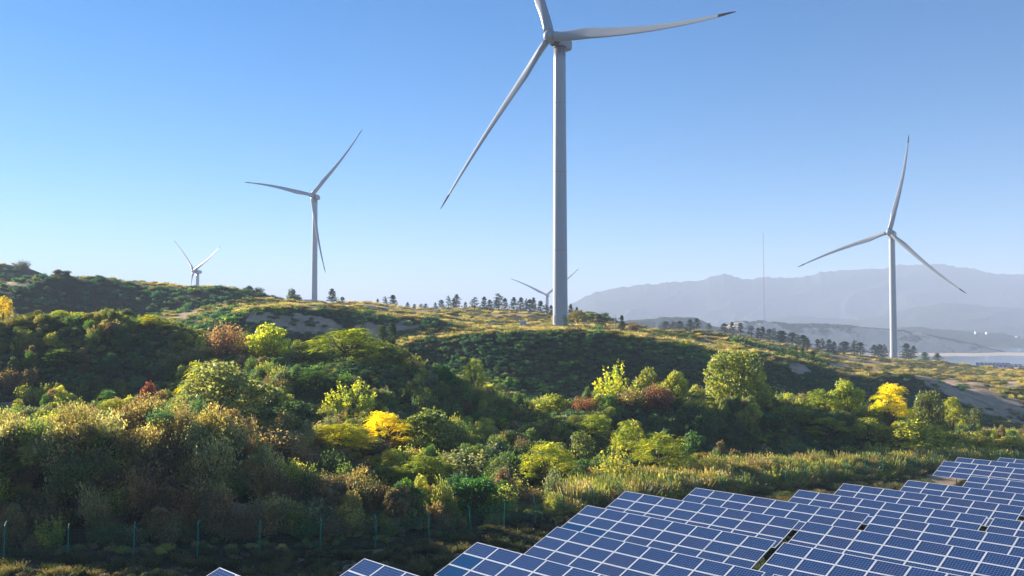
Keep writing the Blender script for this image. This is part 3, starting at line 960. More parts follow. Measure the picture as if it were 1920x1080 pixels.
TREES = [
    ('tree', 'layer', 722, 764, 95, 108, YEL, 'golden yellow tree glowing in the middle of the shrub slope'),
    ('bush', 'round', 803, 758, 98, 128, (.13, .15, .03), 'round green bush touching the golden yellow tree'),
    ('tree', 'layer', 640, 793, 86, 150, (.33, .29, .02), 'tiered yellow-green tree below and beside the golden yellow tree'),
    ('bush', 'shoots', 658, 697, 105, 88, YG, 'upright yellow-green bush above the golden yellow tree'),
    ('tree', 'layer', 650, 616, 125, 165, (.24, .25, .02), 'bright green-yellow tree below the tan earth cliff'),
    ('tree', 'round', 507, 600, 134, 98, YG, 'rounded olive-yellow tree in front of the tan earth cliff'),
    ('bush', 'dry', 424, 608, 132, 78, PINK, 'pinkish russet bush beside the rounded olive-yellow tree'),
    ('tree', 'broad', 430, 664, 83, 200, SILV, 'large silvery olive tree on the near mound above the fence', 1),
    ('tree', 'layer', 382, 668, 92, 95, (.30, .27, .02), 'yellow-leaved tree just behind the large silvery olive tree'),
    ('bush', 'round', 280, 709, 93, 50, RED, 'small dark red bush behind the near mound'),
    ('bush', 'layer', 222, 738, 90, 95, (.22, .21, .03), 'flat-fronded yellow-green bush beside the dark red bush'),
    ('bush', 'layer', 285, 617, 137, 75, (.27, .26, .03), 'bright lime bush at the end of the shaded hill'),
    ('bush', 'round', 128, 592, 146, 75, (.26, .26, .03), 'lime-green bush on the hill crest near the triangular sign'),
    ('bush', 'layer', 118, 654, 128, 82, (.11, .15, .03), 'pale green fronded bush halfway down the shaded hill'),
    ('bush', 'broad', 893, 885, 66, 125, (.045, .12, .018), 'dense emerald bush standing at the green fence', 0),
    ('tree', 'layer', 1028, 824, 84, 130, (.30, .29, .035), 'umbrella-shaped yellow-green tree alone among dark shrubs'),
    ('bush', 'layer', 800, 845, 79, 120, (.20, .22, .03), 'low spreading yellow-green bush behind the emerald bush'),
    ('bush', 'round', 832, 679, 120, 52, (.04, .13, .02), 'small vivid green bush at the top of the dark slope'),
    ('tree', 'layer', 889, 659, 136, 50, (.17, .19, .03), 'small parasol-shaped tree in front of the smooth green hillside'),
    ('tree', 'broad', 1378, 645, 122, 135, (.21, .21, .04), 'tall round olive tree at the end of the smooth green hillside', 1),
    ('bush', 'shoots', 1155, 671, 117, 90, YG, 'spiky yellow-green bush in front of the smooth green hillside'),
    ('bush', 'round', 1213, 681, 120, 58, (.18, .18, .035), 'round olive bush next to the spiky yellow-green bush'),
    ('bush', 'round', 1270, 696, 117, 66, (.24, .24, .03), 'lime bush between the round olive bush and the tall olive tree'),
    ('bush', 'dry', 1095, 741, 112, 50, RUST, 'rust-brown bush below the spiky yellow-green bush'),
    ('bush', 'dry', 1232, 722, 112, 66, (.17, .06, .04), 'dark reddish bush below the lime bush'),
    ('bush', 'round', 1038, 733, 117, 74, (.24, .24, .03), 'yellow-green bush at the foot of the smooth green hillside'),
    ('bush', 'shoots', 1150, 822, 84, 80, (.27, .25, .05), 'pale golden-green upright bush beside the umbrella-shaped tree'),
    ('tree', 'layer', 1238, 806, 90, 140, (.24, .24, .03), 'wide spreading yellow-green tree behind the solar tables'),
    ('tree', 'layer', 1180, 777, 98, 84, (.26, .26, .03), 'flat-topped lime tree above the pale golden-green bush'),
    ('tree', 'layer', 1668, 721, 124, 92, (.60, .46, .015), 'bright yellow tree in front of the sandy slope'),
    ('tree', 'round', 1587, 712, 125, 80, (.25, .26, .03), 'round lime tree beside the bright yellow tree'),
    ('bush', 'layer', 1535, 727, 124, 66, (.20, .22, .03), 'green-yellow bush between the round lime tree and the tall olive tree'),
    ('tree', 'broad', 1738, 722, 128, 66, (.12, .13, .03), 'dull olive tree next to the bright yellow tree'),
    ('tree', 'layer', 1783, 746, 130, 58, (.24, .23, .03), 'small parasol tree at the foot of the sandy slope'),
    ('bush', 'round', 1690, 786, 117, 150, (.28, .27, .035), 'wide sunlit yellow-green bush below the bright yellow tree'),
    ('bush', 'round', 1590, 831, 103, 72, (.09, .13, .025), 'round green bush beside the grassy fence strip'),
    ('bush', 'layer', 1328, 869, 91, 88, (.26, .25, .03), 'flat yellow-green bush behind the solar tables'),
    ('bush', 'broad', 1186, 893, 78, 80, (.16, .19, .06), 'pale leafy bush at the corner of a solar table', 0),
    ('bush', 'dry', 1133, 916, 74, 52, (.12, .045, .03), 'dark maroon bush squeezed beside a solar table'),
    ('bush', 'dry', 990, 921, 72, 80, (.19, .12, .05), 'brown thicket next to the emerald bush'),
    ('bush', 'dry', 1073, 931, 73, 68, (.19, .15, .13), 'greyish mauve twiggy bush near the maroon bush'),
    ('bush', 'round', 1825, 804, 120, 90, (.27, .24, .05), 'golden olive bush above the end of the solar tables'),
    ('bush', 'shoots', 1503, 852, 99, 30, (.36, .24, .04), 'thin orange-yellow shoot in the fence strip'),
    ('bush', 'shoots', 872, 832, 86, 100, (.20, .20, .09), 'pale silvery shoots behind the emerald bush'),
    ('bush', 'round', 1445, 790, 112, 70, (.05, .085, .02), 'dark green bush on the shaded bank'),
    ('bush', 'round', 735, 660, 124, 90, (.16, .17, .035), 'olive bush beside the green-yellow tree under the cliff'),
    ('bush', 'layer', 590, 690, 112, 110, (.06, .10, .025), 'dull green bush between two mounds'),
    ('bush', 'round', 545, 745, 98, 110, (.055, .09, .03), 'dark bluish green bush behind the large silvery olive tree'),
    ('bush', 'shoots', 60, 815, 76, 120, (.27, .23, .07), 'straw-coloured leafy bush at the edge of the near mound'),
    ('bush', 'shoots', 180, 795, 78, 110, (.28, .26, .11), 'pale cream-leaved bush on the near mound crest'),
    ('bush', 'dry', 20, 790, 80, 100, (.26, .15, .08), 'tawny pink bush at the picture edge of the near mound'),
    ('bush', 'layer', 6, 553, 146, 40, (.42, .30, .03), 'yellow tree half cut by the picture edge above the hill'),
    ('bush', 'dry', 520, 800, 74, 120, (.25, .17, .08), 'tan twiggy bush below the large silvery olive tree'),
    ('bush', 'dry', 575, 835, 73, 70, (.26, .14, .08), 'salmon-brown bush beside the tiered yellow-green tree'),
    ('bush', 'shoots', 300, 775, 80, 130, (.25, .23, .07), 'sunlit straw-green bush on the near mound crest'),
    ('bush', 'round', 1820, 760, 150, 40, (.10, .11, .03), 'small olive bush at the base of the sandy slope'),
    ('bush', 'round', 1482, 772, 117, 84, (.18, .19, .035), 'olive-green bush right of the tall olive tree on the bank'),
    ('bush', 'layer', 1548, 782, 115, 96, (.25, .25, .03), 'spreading lime bush below the round lime tree'),
    ('bush', 'round', 1625, 782, 118, 84, (.22, .22, .03), 'leafy lime bush beside the wide sunlit bush'),
    ('bush', 'layer', 1745, 792, 121, 90, (.24, .23, .03), 'yellowish tiered bush below the dull olive tree'),
    ('bush', 'round', 1785, 792, 124, 66, (.13, .14, .03), 'dark olive bush closing the row of bank bushes'),
    ('bush', 'shoots', 1655, 822, 108, 90, (.22, .22, .035), 'upright green bush at the foot of the wide sunlit bush'),
    ('bush', 'layer', 1118, 768, 104, 76, (.20, .22, .03), 'tiered green bush between the rust-brown bush and the flat-topped lime tree'),
    ('bush', 'round', 1078, 800, 98, 84, (.13, .14, .035), 'dull olive bush above the umbrella-shaped tree'),
    ('bush', 'shoots', 985, 752, 118, 60, (.28, .24, .09), 'straw-pale grass-like bush at the foot of the dark slope'),
    ('bush', 'round', 1300, 800, 100, 70, (.05, .10, .02), 'glossy green bush beside the wide spreading tree'),
    ('bush', 'dry', 1190, 742, 113, 84, (.27, .20, .08), 'tan twiggy bush below the round olive bush'),
    ('bush', 'round', 575, 640, 130, 70, (.20, .20, .04), 'olive-yellow bush between the rounded tree and the green-yellow tree'),
    ('bush', 'shoots', 760, 655, 128, 70, (.26, .23, .08), 'pale straw bush at the top of the dark slope'),
    ('bush', 'dry', 700, 820, 90, 70, (.17, .12, .07), 'grey-brown bush below the golden yellow tree'),
    ('bush', 'layer', 735, 880, 78, 100, (.16, .18, .03), 'dim yellow-green fronds left of the emerald bush'),
    ('bush', 'round', 460, 720, 92, 90, (.09, .12, .035), 'shaded green bush right of the large silvery olive tree'),
    ('bush', 'shoots', 345, 745, 83, 110, (.30, .27, .10), 'creamy sunlit bush left of the large silvery olive tree'),
    ('bush', 'round', 1895, 815, 124, 90, (.28, .25, .05), 'golden bush at the picture edge above the solar tables'),
    ('bush', 'dry', 1420, 845, 96, 80, (.26, .18, .06), 'orange-brown thicket behind the fence strip'),
    ('bush', 'round', 1480, 855, 97, 60, (.22, .20, .04), 'sunlit olive bush in the fence strip'),
    ('tree', 'pine', 737, 596, 148, 20, (.045, .075, .02), 'slim dark conifer standing above the olive bush'),
    ('tree', 'pine', 718, 608, 146, 26, (.08, .11, .02), 'light green conifer next to the slim dark conifer'),
    ('tree', 'pine', 679, 606, 150, 18, (.05, .085, .02), 'small conifer in front of the tan earth cliff'),
    ('tree', 'dry', 40, 487, 416, 30, (.07, .07, .04), 'bare-looking tree on the highest skyline hill'),
    ('tree', 'round', 114, 502, 292, 34, (.06, .05, .03), 'low scraggly tree on the crest of the dark hill'),
    ('tree', 'round', 467, 534, 300, 19, (.045, .06, .03), 'taller of two small trees beside the skyline hillock'),
    ('tree', 'dry', 484, 538, 300, 24, (.045, .06, .03), 'lower of two small trees beside the skyline hillock'),
    ('tree', 'round', 549, 538, 360, 29, (.04, .06, .03), 'rounded dark tree left of the slender turbine tower'),
    ('tree', 'pine', 623, 541, 360, 18, PINE, 'pine just right of the slender turbine tower'),
    ('tree', 'pine', 642, 556, 352, 11, PINE, 'very small pine on the bushy skyline mound'),
    ('tree', 'pine', 1059, 590, 232, 14, (.06, .11, .03), 'young pine in front of the tall white turbine tower'),
    ('tree', 'pine', 1166, 591, 240, 12, PINE, 'lone pine beside the utility pole'),
    ('tree', 'pine', 1123, 589, 262, 14, PINE, 'pine between the tall white tower and the utility pole'),
    ('bush', 'dry', 1187, 601, 240, 22, (.12, .07, .04), 'brown domed bush right of the utility pole'),
    ('tree', 'layer', 1083, 578, 300, 44, (.16, .12, .03), 'autumn-coloured tree on the hillock behind the tall turbine'),
    ('bush', 'shoots', 1122, 606, 222, 14, (.09, .17, .04), 'fresh green sapling behind the hillside crest'),
    ('bush', 'shoots', 1109, 607, 222, 8, (.10, .18, .05), 'narrow green sapling behind the hillside crest'),
]
for e in TREES:
    nm, kd, px, top, D, w, tint, lab = e[:8]
    tree(nm, kd, px, top, D, w, tint, lab, 'tree' if nm == 'tree' else 'bush', 'distinct trees and bushes on the slopes', e[8] if len(e) > 8 else None)

ORD = ['first', 'second', 'third', 'fourth', 'fifth', 'sixth', 'seventh', 'eighth', 'ninth', 'tenth', 'eleventh', 'twelfth', 'thirteenth', 'fourteenth', 'fifteenth', 'sixteenth',
       'seventeenth', 'eighteenth', 'nineteenth', 'twentieth']


def pine_row(lst, phrase, group, tint=PINE):
    for i, (px, top, D, w) in enumerate(sorted(lst)):
        k = rng.random(3) * .3 + .85
        w = w * (.75 + .5 * rng.random()); top = top - 2.5 * rng.random()
        D = D + rng.normal() * 6; px = px + rng.normal() * 2.0
        tree('pine_tree', 'pine', px, top, D, w, tuple(np.array(tint) * k), f'{ORD[i]} pine from the left {phrase}', 'pine', group)


pine_row([(707, 560, 360, 8), (722, 557, 360, 12), (738, 555, 360, 17), (766, 568, 400, 9), (775, 570, 400, 8), (789, 572, 405, 8), (797, 570, 405, 8)],
         'among the small pines beside the bushy skyline mound', 'small skyline pines')
pine_row([(819, 567, 430, 8), (829, 562, 430, 15), (840, 556, 430, 14), (847, 560, 432, 13), (858, 554, 428, 16), (869, 566, 430, 9), (891, 559, 425, 17), (908, 558, 428, 12), (916, 562, 430, 11),
          (927, 562, 426, 14), (935, 552, 426, 22), (950, 561, 424, 11), (961, 557, 424, 13)], 'in the skyline row behind the white cabinet', 'skyline pine row')
pine_row([(976, 559, 400, 12), (985, 561, 398, 10), (995, 562, 392, 16), (1004, 559, 390, 11), (1013, 564, 380, 20), (1024, 573, 372, 15), (1034, 574, 372, 9)],
         'in the dense clump against the tall turbine tower', 'pine clump at the tall turbine')
pine_row([(1070, 572, 330, 10), (1080, 577, 330, 10), (1089, 582, 328, 9), (1105, 592, 330, 14), (1112, 596, 335, 7)],
         'on the hillock right of the tall turbine tower', 'hillock pines')
pine_row([(1252, 607, 420, 16), (1264, 604, 420, 14), (1276, 602, 415, 15), (1292, 601, 420, 14), (1307, 598, 420, 18), (1328, 608, 430, 9)],
         'in the row before the flat-topped blue hill', 'pines before the flat hill', (.035, .055, .035))
pine_row([(1358, 607, 430, 14), (1376, 604, 430, 13), (1389, 605, 430, 13), (1406, 613, 430, 14), (1421, 616, 425, 13), (1430, 614, 425, 16)],
         'in the row leading up to the pine belt', 'pines before the belt', (.035, .055, .035))
pine_row([(1442, 618, 415, 18), (1452, 616, 410, 16), (1461, 620, 405, 18), (1472, 622, 400, 19), (1483, 625, 396, 18), (1493, 628, 392, 17), (1503, 628, 390, 18), (1514, 634, 385, 16)],
         'in the dense pine belt beyond the near ridge', 'dense pine belt', (.035, .06, .035))
pine_row([(1532, 636, 390, 14), (1542, 635, 390, 16), (1553, 637, 390, 15), (1564, 642, 395, 10), (1582, 641, 400, 22), (1601, 640, 400, 14), (1613, 642, 400, 16)],
         'in the loose group left of the ridge turbine', 'pines left of the ridge turbine', (.03, .05, .03))
pine_row([(1637, 648, 520, 18), (1648, 646, 520, 16), (1660, 648, 530, 16), (1695, 646, 540, 22), (1713, 650, 540, 12)],
         'around the foot of the ridge turbine', 'pines at the ridge turbine', (.03, .05, .03))
pine_row([(1465, 652, 215, 9), (1481, 652, 216, 12), (1492, 650, 216, 12), (1503, 652, 217, 11), (1522, 659, 218, 12)],
         'among the bright green saplings on the near ridge', 'young pines on the near ridge', (.06, .12, .03))
pine_row([(1702, 660, 500, 16), (1735, 662, 480, 18), (1755, 664, 480, 14)], 'among light green shrubs right of the ridge turbine', 'shrubs right of the ridge turbine', (.07, .11, .03))

# ------------------------------------------------------------------ ground cover (uncountable)


def gn_scatter(name, protos, P, rot, scl, idx, tint, label, cat):
    """one object: an instance of a leaf mesh on each point"""
    pc = bpy.data.collections.new(name + '_source')
    for i, me in enumerate(protos):
        o = bpy.data.objects.new('%s_piece_%02d' % (name, i), me); pc.objects.link(o)
    me = bpy.data.meshes.new(name)
    me.vertices.add(len(P)); me.vertices.foreach_set('co', np.asarray(P, np.float32).ravel())
    for nm, typ, fld, arr in (('rot', 'FLOAT_VECTOR', 'vector', rot), ('scl', 'FLOAT_VECTOR', 'vector', scl), ('idx', 'INT', 'value', idx), ('tint', 'FLOAT_COLOR', 'color', tint)):
        a = me.attributes.new(nm, typ, 'POINT')
        a.data.foreach_set(fld, np.asarray(arr, np.int32 if typ == 'INT' else np.float32).ravel())
    o = obj(name, me)
    g = bpy.data.node_groups.new(name, 'GeometryNodeTree')
    g.interface.new_socket('Geometry', in_out='INPUT', socket_type='NodeSocketGeometry')
    g.interface.new_socket('Geometry', in_out='OUTPUT', socket_type='NodeSocketGeometry')
    N = g.nodes.new; Lk = g.links.new
    gi = N('NodeGroupInput'); go = N('NodeGroupOutput')
    ci = N('GeometryNodeCollectionInfo'); ci.inputs['Collection'].default_value = pc
    ci.inputs['Separate Children'].default_value = True; ci.inputs['Reset Children'].default_value = True
    iop = N('GeometryNodeInstanceOnPoints'); iop.inputs['Pick Instance'].default_value = True
    def attr(nm, typ):
        a = N('GeometryNodeInputNamedAttribute'); a.data_type = typ; a.inputs['Name'].default_value = nm
        return a.outputs[0]
    Lk(gi.outputs[0], iop.inputs['Points']); Lk(ci.outputs[0], iop.inputs['Instance'])
    Lk(attr('idx', 'INT'), iop.inputs['Instance Index'])
    er = N('FunctionNodeEulerToRotation'); Lk(attr('rot', 'FLOAT_VECTOR'), er.inputs[0]); Lk(er.outputs[0], iop.inputs['Rotation'])
    Lk(attr('scl', 'FLOAT_VECTOR'), iop.inputs['Scale'])
    Lk(iop.outputs[0], go.inputs[0])
    md = o.modifiers.new('scatter', 'NODES'); md.node_group = g
    tag(o, label, cat, None, 'stuff')
    return o


def sample(n, r0, r1, th0=-31.5, th1=31.5, k=None):
    """random ground points, uniform over the sector's area"""
    k = k or rng
    r = np.sqrt(r0 ** 2 + (r1 ** 2 - r0 ** 2) * k.random(n)); t = np.radians(th0 + (th1 - th0) * k.random(n))
    X, Y = np.sin(t) * r, np.cos(t) * r
    Z = ground_z(X, Y)
    s, dry, slope, d, px, py = cover(X, Y, Z)
    return X, Y, Z, s, dry, slope, d, px, py


PAL = np.array([(.065, .11, .03), (.05, .10, .045), (.105, .14, .036), (.14, .15, .03), (.17, .115, .055), (.25, .24, .05), (.14, .155, .08), (.075, .135, .026), (.19, .13, .075), (.30, .29, .05)])


def pick_tint(n, X, Y, w, k, sc_=9.0):
    """palette colour by slowly varying patches"""
    w = np.asarray(w, float); cw = np.cumsum(w) / w.sum()
    f = np.clip(.5 + .85 * fbm(X / sc_, Y / sc_, 91, 3) + k.normal(size=n) * .13, 0, .999)
    # spread the patch value over the palette so that neighbours share colours
    i = np.searchsorted(cw, (f * 1.0 + .0))
    i = np.clip(i, 0, len(w) - 1)
    c = PAL[i] * (.9 + .55 * k.random((n, 1)))
    return np.concatenate([c, np.ones((n, 1))], 1)


def fin(name, kinds, sel, Z, tint, sx, sz, label, cat, X, Y, sink=.08, tilt=.12, kk=None):
    k = kk or rng
    n = len(X)
    protos = []; offs = {}
    for kd in dict.fromkeys(kinds):
        offs[kd] = (len(protos), len(PROTO[kd])); protos += PROTO[kd]
    idx = np.zeros(n, int)
    kn = list(dict.fromkeys(kinds))
    for j, kd in enumerate(kn):
        m = sel == j
        idx[m] = offs[kd][0] + k.integers(0, offs[kd][1], m.sum())
    rot = np.stack([k.normal(size=n) * tilt, k.normal(size=n) * tilt, k.random(n) * 6.28], -1)
    scl = np.stack([sx, sx, sz], -1)
    gn_scatter(name, protos, np.stack([X, Y, Z - sink], -1), rot, scl, idx, tint, label, cat)


# thickets on the near mounds, 58 to 150 m
k1 = np.random.default_rng(5)
X, Y, Z, s, dry, slope, d, px, py = sample(16500, 54, 158, k=k1)
fd = Y - fence_y(X)
strip = (X > 4) & (fd < 13)
hillB = (px < 470 + (d - 110) * 0) & (d > 104)                 # the shaded hill carries only low scrub
faceF = (px > 700) & (d > 137)
hillB &= ~((d > 131) & (d < 152))
keep = (fd > 1.2) & (s < np.where(fd < 8, .12, .55)) & ~strip & ~(hillB & (k1.random(len(X)) > .22)) & ~(faceF & (k1.random(len(X)) > .03)) & (k1.random(len(X)) < .80)
A_ = lambda *a: [q[keep] for q in a]
X, Y, Z, d, px, py, slope, fd = A_(X, Y, Z, d, px, py, slope, fd)
n = len(X)
kinds = ['round', 'layer', 'shoots', 'dry']
f = fbm(X / 12, Y / 12, 95, 2) + k1.normal(size=n) * .25
nearA = (px < 700) & (d < 92)
sel = np.where(f < -.12, 0, np.where(f < .08, 3, np.where(f < .26, 2, 1)))
sel = np.where(nearA & (k1.random(n) < .6), 3, sel)
sel = np.where((sel == 1) & (k1.random(n) < .5), 0, sel)
tint = pick_tint(n, X, Y, [2.6, 2.2, 2.2, 2.0, 1.2, 1.3, 1.0, 1.8, .7, 1.1], k1)
m = nearA & (k1.random(n) < .75)
tint[m, :3] = np.array([(.30, .24, .08), (.25, .16, .08), (.22, .14, .075), (.34, .29, .13), (.17, .14, .055)])[k1.integers(0, 5, m.sum())] * (.75 + .5 * k1.random((m.sum(), 1)))
m = (px < 430) & (d > 129) & (k1.random(n) < .75)
tint[m, :3] = np.array([(.27, .25, .05), (.22, .19, .06), (.30, .25, .10), (.16, .17, .04)])[k1.integers(0, 4, m.sum())] * (.75 + .5 * k1.random((m.sum(), 1)))
hh = 1.0 + 2.0 * k1.random(n) ** 1.6
hh = np.where((px < 430) & (d > 129), hh * .75, hh)
hh = np.where((fd < 3.2) & (X < 2), .35, hh)
top_row = py - (hh * 1.1) * F / d
for e in TREES:
    if e[4] > 160: continue
    m = (np.abs(px - e[2]) < .48 * e[5]) & (d > e[4] - 13) & (d < e[4] + 1.5) & (top_row < e[3] + .75 * e[5])
    room = (py - (e[3] + .75 * e[5])) * d / F
    hh = np.where(m, np.clip(room, .6, np.maximum(hh, .6)), hh)
sx = np.array([.44, .44, .62, .57])[sel] * np.clip(hh / 1.1, .35, 1) * (.85 + .85 * k1.random(n) ** 1.3)
sz = hh / np.array([3.4, 3.25, 2.75, 2.35])[sel] * 1.15
fin('shrub_thicket', kinds, sel, Z, tint, sx, sz, 'mixed green, olive and brown thicket covering the near mounds', 'thicket', X, Y)

# low scrub on the hillsides
k2 = np.random.default_rng(6)
parts = [sample(21000, 98, 215, k=k2), sample(20000, 215, 470, k=k2)]
X, Y, Z, s, dry, slope, d, px, py = [np.concatenate(q) for q in zip(*parts)]
fd = Y - fence_y(X)
patch = fbm(X / 16, Y / 16, 97, 3)
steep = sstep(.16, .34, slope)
gpat = sstep(.05, -.35, fbm(X / 13, Y / 13, 103, 3))
prob = np.clip(steep * 1.3 + .18 + patch * .9 + gpat * .5, 0, 1) * (s < .45)
prob = np.where(d < 170, np.maximum(prob, .85 * (s < .45)), prob)
prob = np.where((d > 225), prob * .75, prob)
prob = np.maximum(prob, .05 * (s >= .45) + .18 * (s >= .45) * (patch > .1))
keep = (fd > 3) & (k2.random(len(X)) < prob)
X, Y, Z, d, px, py, slope, steep = [q[keep] for q in (X, Y, Z, d, px, py, slope, steep)]
n = len(X)
tint = pick_tint(n, X, Y, [3.2, 4.5, 1.4, .3, .2, .1, .7, 2.0, .1, .05], k2, 14)
tint[:, :3] *= 1 + (np.array([.10, .48, .62]) - np.array([.30, .10, -.05])) * steep[:, None] + np.array([.30, .10, -.05])  # steep slopes tinted teal: fill light for the shade put into leaf colour
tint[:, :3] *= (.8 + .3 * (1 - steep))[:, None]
top = (steep < .35) & (d > 150)
m = top & (k2.random(n) < .6)
tint[m, :3] = np.array([(.19, .165, .05), (.15, .13, .045), (.22, .18, .07), (.12, .12, .035)])[k2.integers(0, 4, m.sum())] * (.8 + .4 * k2.random((m.sum(), 1)))
even = (steep > .5) & (d < 215)
sx = np.where(even, .68 + .3 * k2.random(n), (.75 + .75 * k2.random(n)) * np.where(d > 215, 1.25, 1.0)); sz = np.where(even, .55 + .2 * k2.random(n), sx * (.55 + .5 * k2.random(n)) * np.where(top, .6, 1.0))
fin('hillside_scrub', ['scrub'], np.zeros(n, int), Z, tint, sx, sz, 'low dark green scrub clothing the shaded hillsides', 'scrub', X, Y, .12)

# dry grass on crests, the fence strip and the far plateau
k3 = np.random.default_rng(7)
parts = [sample(5200, 60, 130, 0, 31.5, k3), sample(6000, 135, 235, k=k3), sample(12000, 235, 600, k=k3)]
X, Y, Z, s, dry, slope, d, px, py = [np.concatenate(q) for q in zip(*parts)]
fd = Y - fence_y(X)
strip = (X > 4) & (fd > -.6) & (fd < 14) & (d < 135)
crest = (d > 140) & (sstep(.42, .22, slope) > k3.random(len(X))) & (s < .8)
gpat = sstep(-.35, .2, fbm(X / 13, Y / 13, 103, 3))
keep = strip | (crest & (k3.random(len(X)) < .85 * gpat))
X, Y, Z, d, strip, fd = [q[keep] for q in (X, Y, Z, d, strip, fd)]
n = len(X)
gp = np.array([(.32, .25, .10), (.27, .21, .08), (.23, .20, .06), (.36, .28, .14), (.22, .16, .075)])
pt = np.clip((fbm(X / 7, Y / 7, 99, 2) * .9 + .5) * 5 + k3.normal(size=n) * .7, 0, 4.99).astype(int)
tint = np.concatenate([gp[pt] * (.7 + .5 * k3.random((n, 1))), np.ones((n, 1))], 1)
sel = np.where(strip & (k3.random(n) < .38), 1, 0)
sel = np.where(strip & (k3.random(n) < .38), 2, sel)
m = strip & (k3.random(n) < .78)
tint[m, :3] = np.array([(.20, .21, .045), (.15, .16, .04), (.27, .25, .06), (.10, .12, .03), (.22, .15, .07)])[k3.integers(0, 5, m.sum())]
sx = np.where(strip, .95 + .6 * k3.random(n), 1.0 + .9 * k3.random(n)); sz = np.where(strip, 1.0 + .9 * k3.random(n), .45 + .4 * k3.random(n))
sx = np.where(sel == 1, .42 + .3 * k3.random(n), sx); sz = np.where(sel == 1, .45 + .35 * k3.random(n), sz)
sx = np.where(sel == 2, .4 + .3 * k3.random(n), sx); sz = np.where(sel == 2, .45 + .3 * k3.random(n), sz)
sz = np.where(strip, sz * sstep(-2, 3, fd) * 1.0 + .1, sz)
fin('dry_grass', ['grass', 'dry', 'shoots'], sel, Z, tint, sx, sz, 'straw-coloured dry grass on the crests and along the fence', 'grass', X, Y, .05, .1)

# weeds inside the solar field
k4 = np.random.default_rng(8)
X, Y, Z, s, dry, slope, d, px, py = sample(6500, 34, 112, k=k4)
fd = Y - fence_y(X)
keep = (fd < 1.5) & (fd > -32) & (s < .5)
X, Y, Z, fd = [q[keep] for q in (X, Y, Z, fd)]
n = len(X)
gp = np.array([(.05, .065, .02), (.07, .075, .025), (.10, .085, .035), (.035, .05, .018), (.13, .10, .045)])
tint = np.concatenate([gp[k4.integers(0, 5, n)] * (.7 + .5 * k4.random((n, 1))), np.ones((n, 1))], 1)
sel = (k4.random(n) < .5).astype(int)
sx = np.where(sel == 0, .45 + .3 * k4.random(n), .38 + .3 * k4.random(n)); sz = np.where(sel == 0, .25 + .2 * k4.random(n), .22 + .25 * k4.random(n))
fin('field_weeds', ['grass', 'scrub'], sel, Z, tint, sx, sz, 'short dark weeds between the fence and the solar tables', 'weeds', X, Y, .03)

# ------------------------------------------------------------------ turbines
RB = 60.0


def blade_meshes():
    st = np.concatenate([np.linspace(1.6, 16, 12), np.linspace(18, 57, 20), [58.5, 59.5, 60.0]])
    n = 20
    rings = []
    for r in st:
        f = r / RB
        chord = np.interp(r, [1.6, 4.5, 8, 12, 20, 30, 40, 50, 57, 59.3, 60], [2.5, 2.5, 2.8, 3.1, 2.6, 2.0, 1.5, 1.05, .65, .35, .1])
        thick = np.interp(r, [1.6, 4.5, 9, 14, 20, 40, 60], [2.5, 2.45, 1.8, 1.2, .8, .38, .05])
        rnd = np.interp(r, [1.6, 4.5, 13], [1, 1, 0])
        tw = -R_(np.interp(r, [1.6, 8, 14, 25, 40, 60], [9, 8, 6, 4, 2, 1]) + 2)
        off_x = 5.0 * (f ** 2.4 - f)
        off_y = 2.4 * f * f
        pts = []
        for k in range(n):
            a = 2 * math.pi * k / n
            c, s_ = math.cos(a), math.sin(a)
            xe = c * chord / 2 * -1
            # airfoil: blunt leading edge (-x), sharp trailing edge (+x)
            u = (1 - c) / 2      # 0 at LE? (c=1 -> LE)
            af = 2.6 * (math.sqrt(max(u, 0)) - u) * (1 if s_ >= 0 else -.75) * .5 * thick
            ye = rnd * (s_ * thick / 2) + (1 - rnd) * af
            xo = (1 - rnd) * (chord * .2)
            x = xe + xo
            pts.append((x * math.cos(tw) - ye * math.sin(tw) + off_x, -(x * math.sin(tw)) + ye * math.cos(tw) + off_y, r))
        rings.append(pts)
    def make(i0, i1, name, mat):
        m = MB()
        for i in range(i0, i1): m.v += rings[i]
        k = i1 - i0
        for i in range(k - 1):
            for j in range(n):
                m.f.append((i * n + j, i * n + (j + 1) % n, (i + 1) * n + (j + 1) % n, (i + 1) * n + j))
        if i0 == 0: m.f.append(tuple(range(n))[::-1])
        else: m.f.append(tuple((k - 1) * n + j for j in range(n)))
        return m.mesh(name, mat, True)
    cut = len(st) - 5
    return make(0, cut + 1, 'blade', M['blade']), make(cut, len(st), 'blade_tip', M['red'])


BL, BT = blade_meshes()


def lathe(prof, n, name, mat, axis='y'):
    m = MB()
    for (r, y) in prof:
        for k in range(n):
            a = 2 * math.pi * k / n
            m.v.append((r * math.cos(a), y, r * math.sin(a)) if axis == 'y' else (r * math.cos(a), r * math.sin(a), y))
    for i in range(len(prof) - 1):
        for k in range(n):
            m.f.append((i * n + k, i * n + (k + 1) % n, (i + 1) * n + (k + 1) % n, (i + 1) * n + k))
    m.f.append(tuple(range(n))); m.f.append(tuple((len(prof) - 1) * n + k for k in range(n)))
    return m.mesh(name, mat, True)


HUBM = lathe([(.05, -2.05), (.6, -1.95), (1.15, -1.6), (1.6, -1.0), (1.82, -.2), (1.85, .6), (1.75, 1.2), (1.5, 1.4)], 28, 'hub', M['blade'])
GENM = lathe([(1.3, 1.35), (2.0, 1.5), (2.1, 1.7), (2.1, 2.5), (1.95, 2.7), (1.3, 2.75)], 28, 'generator_ring', M['dark'])


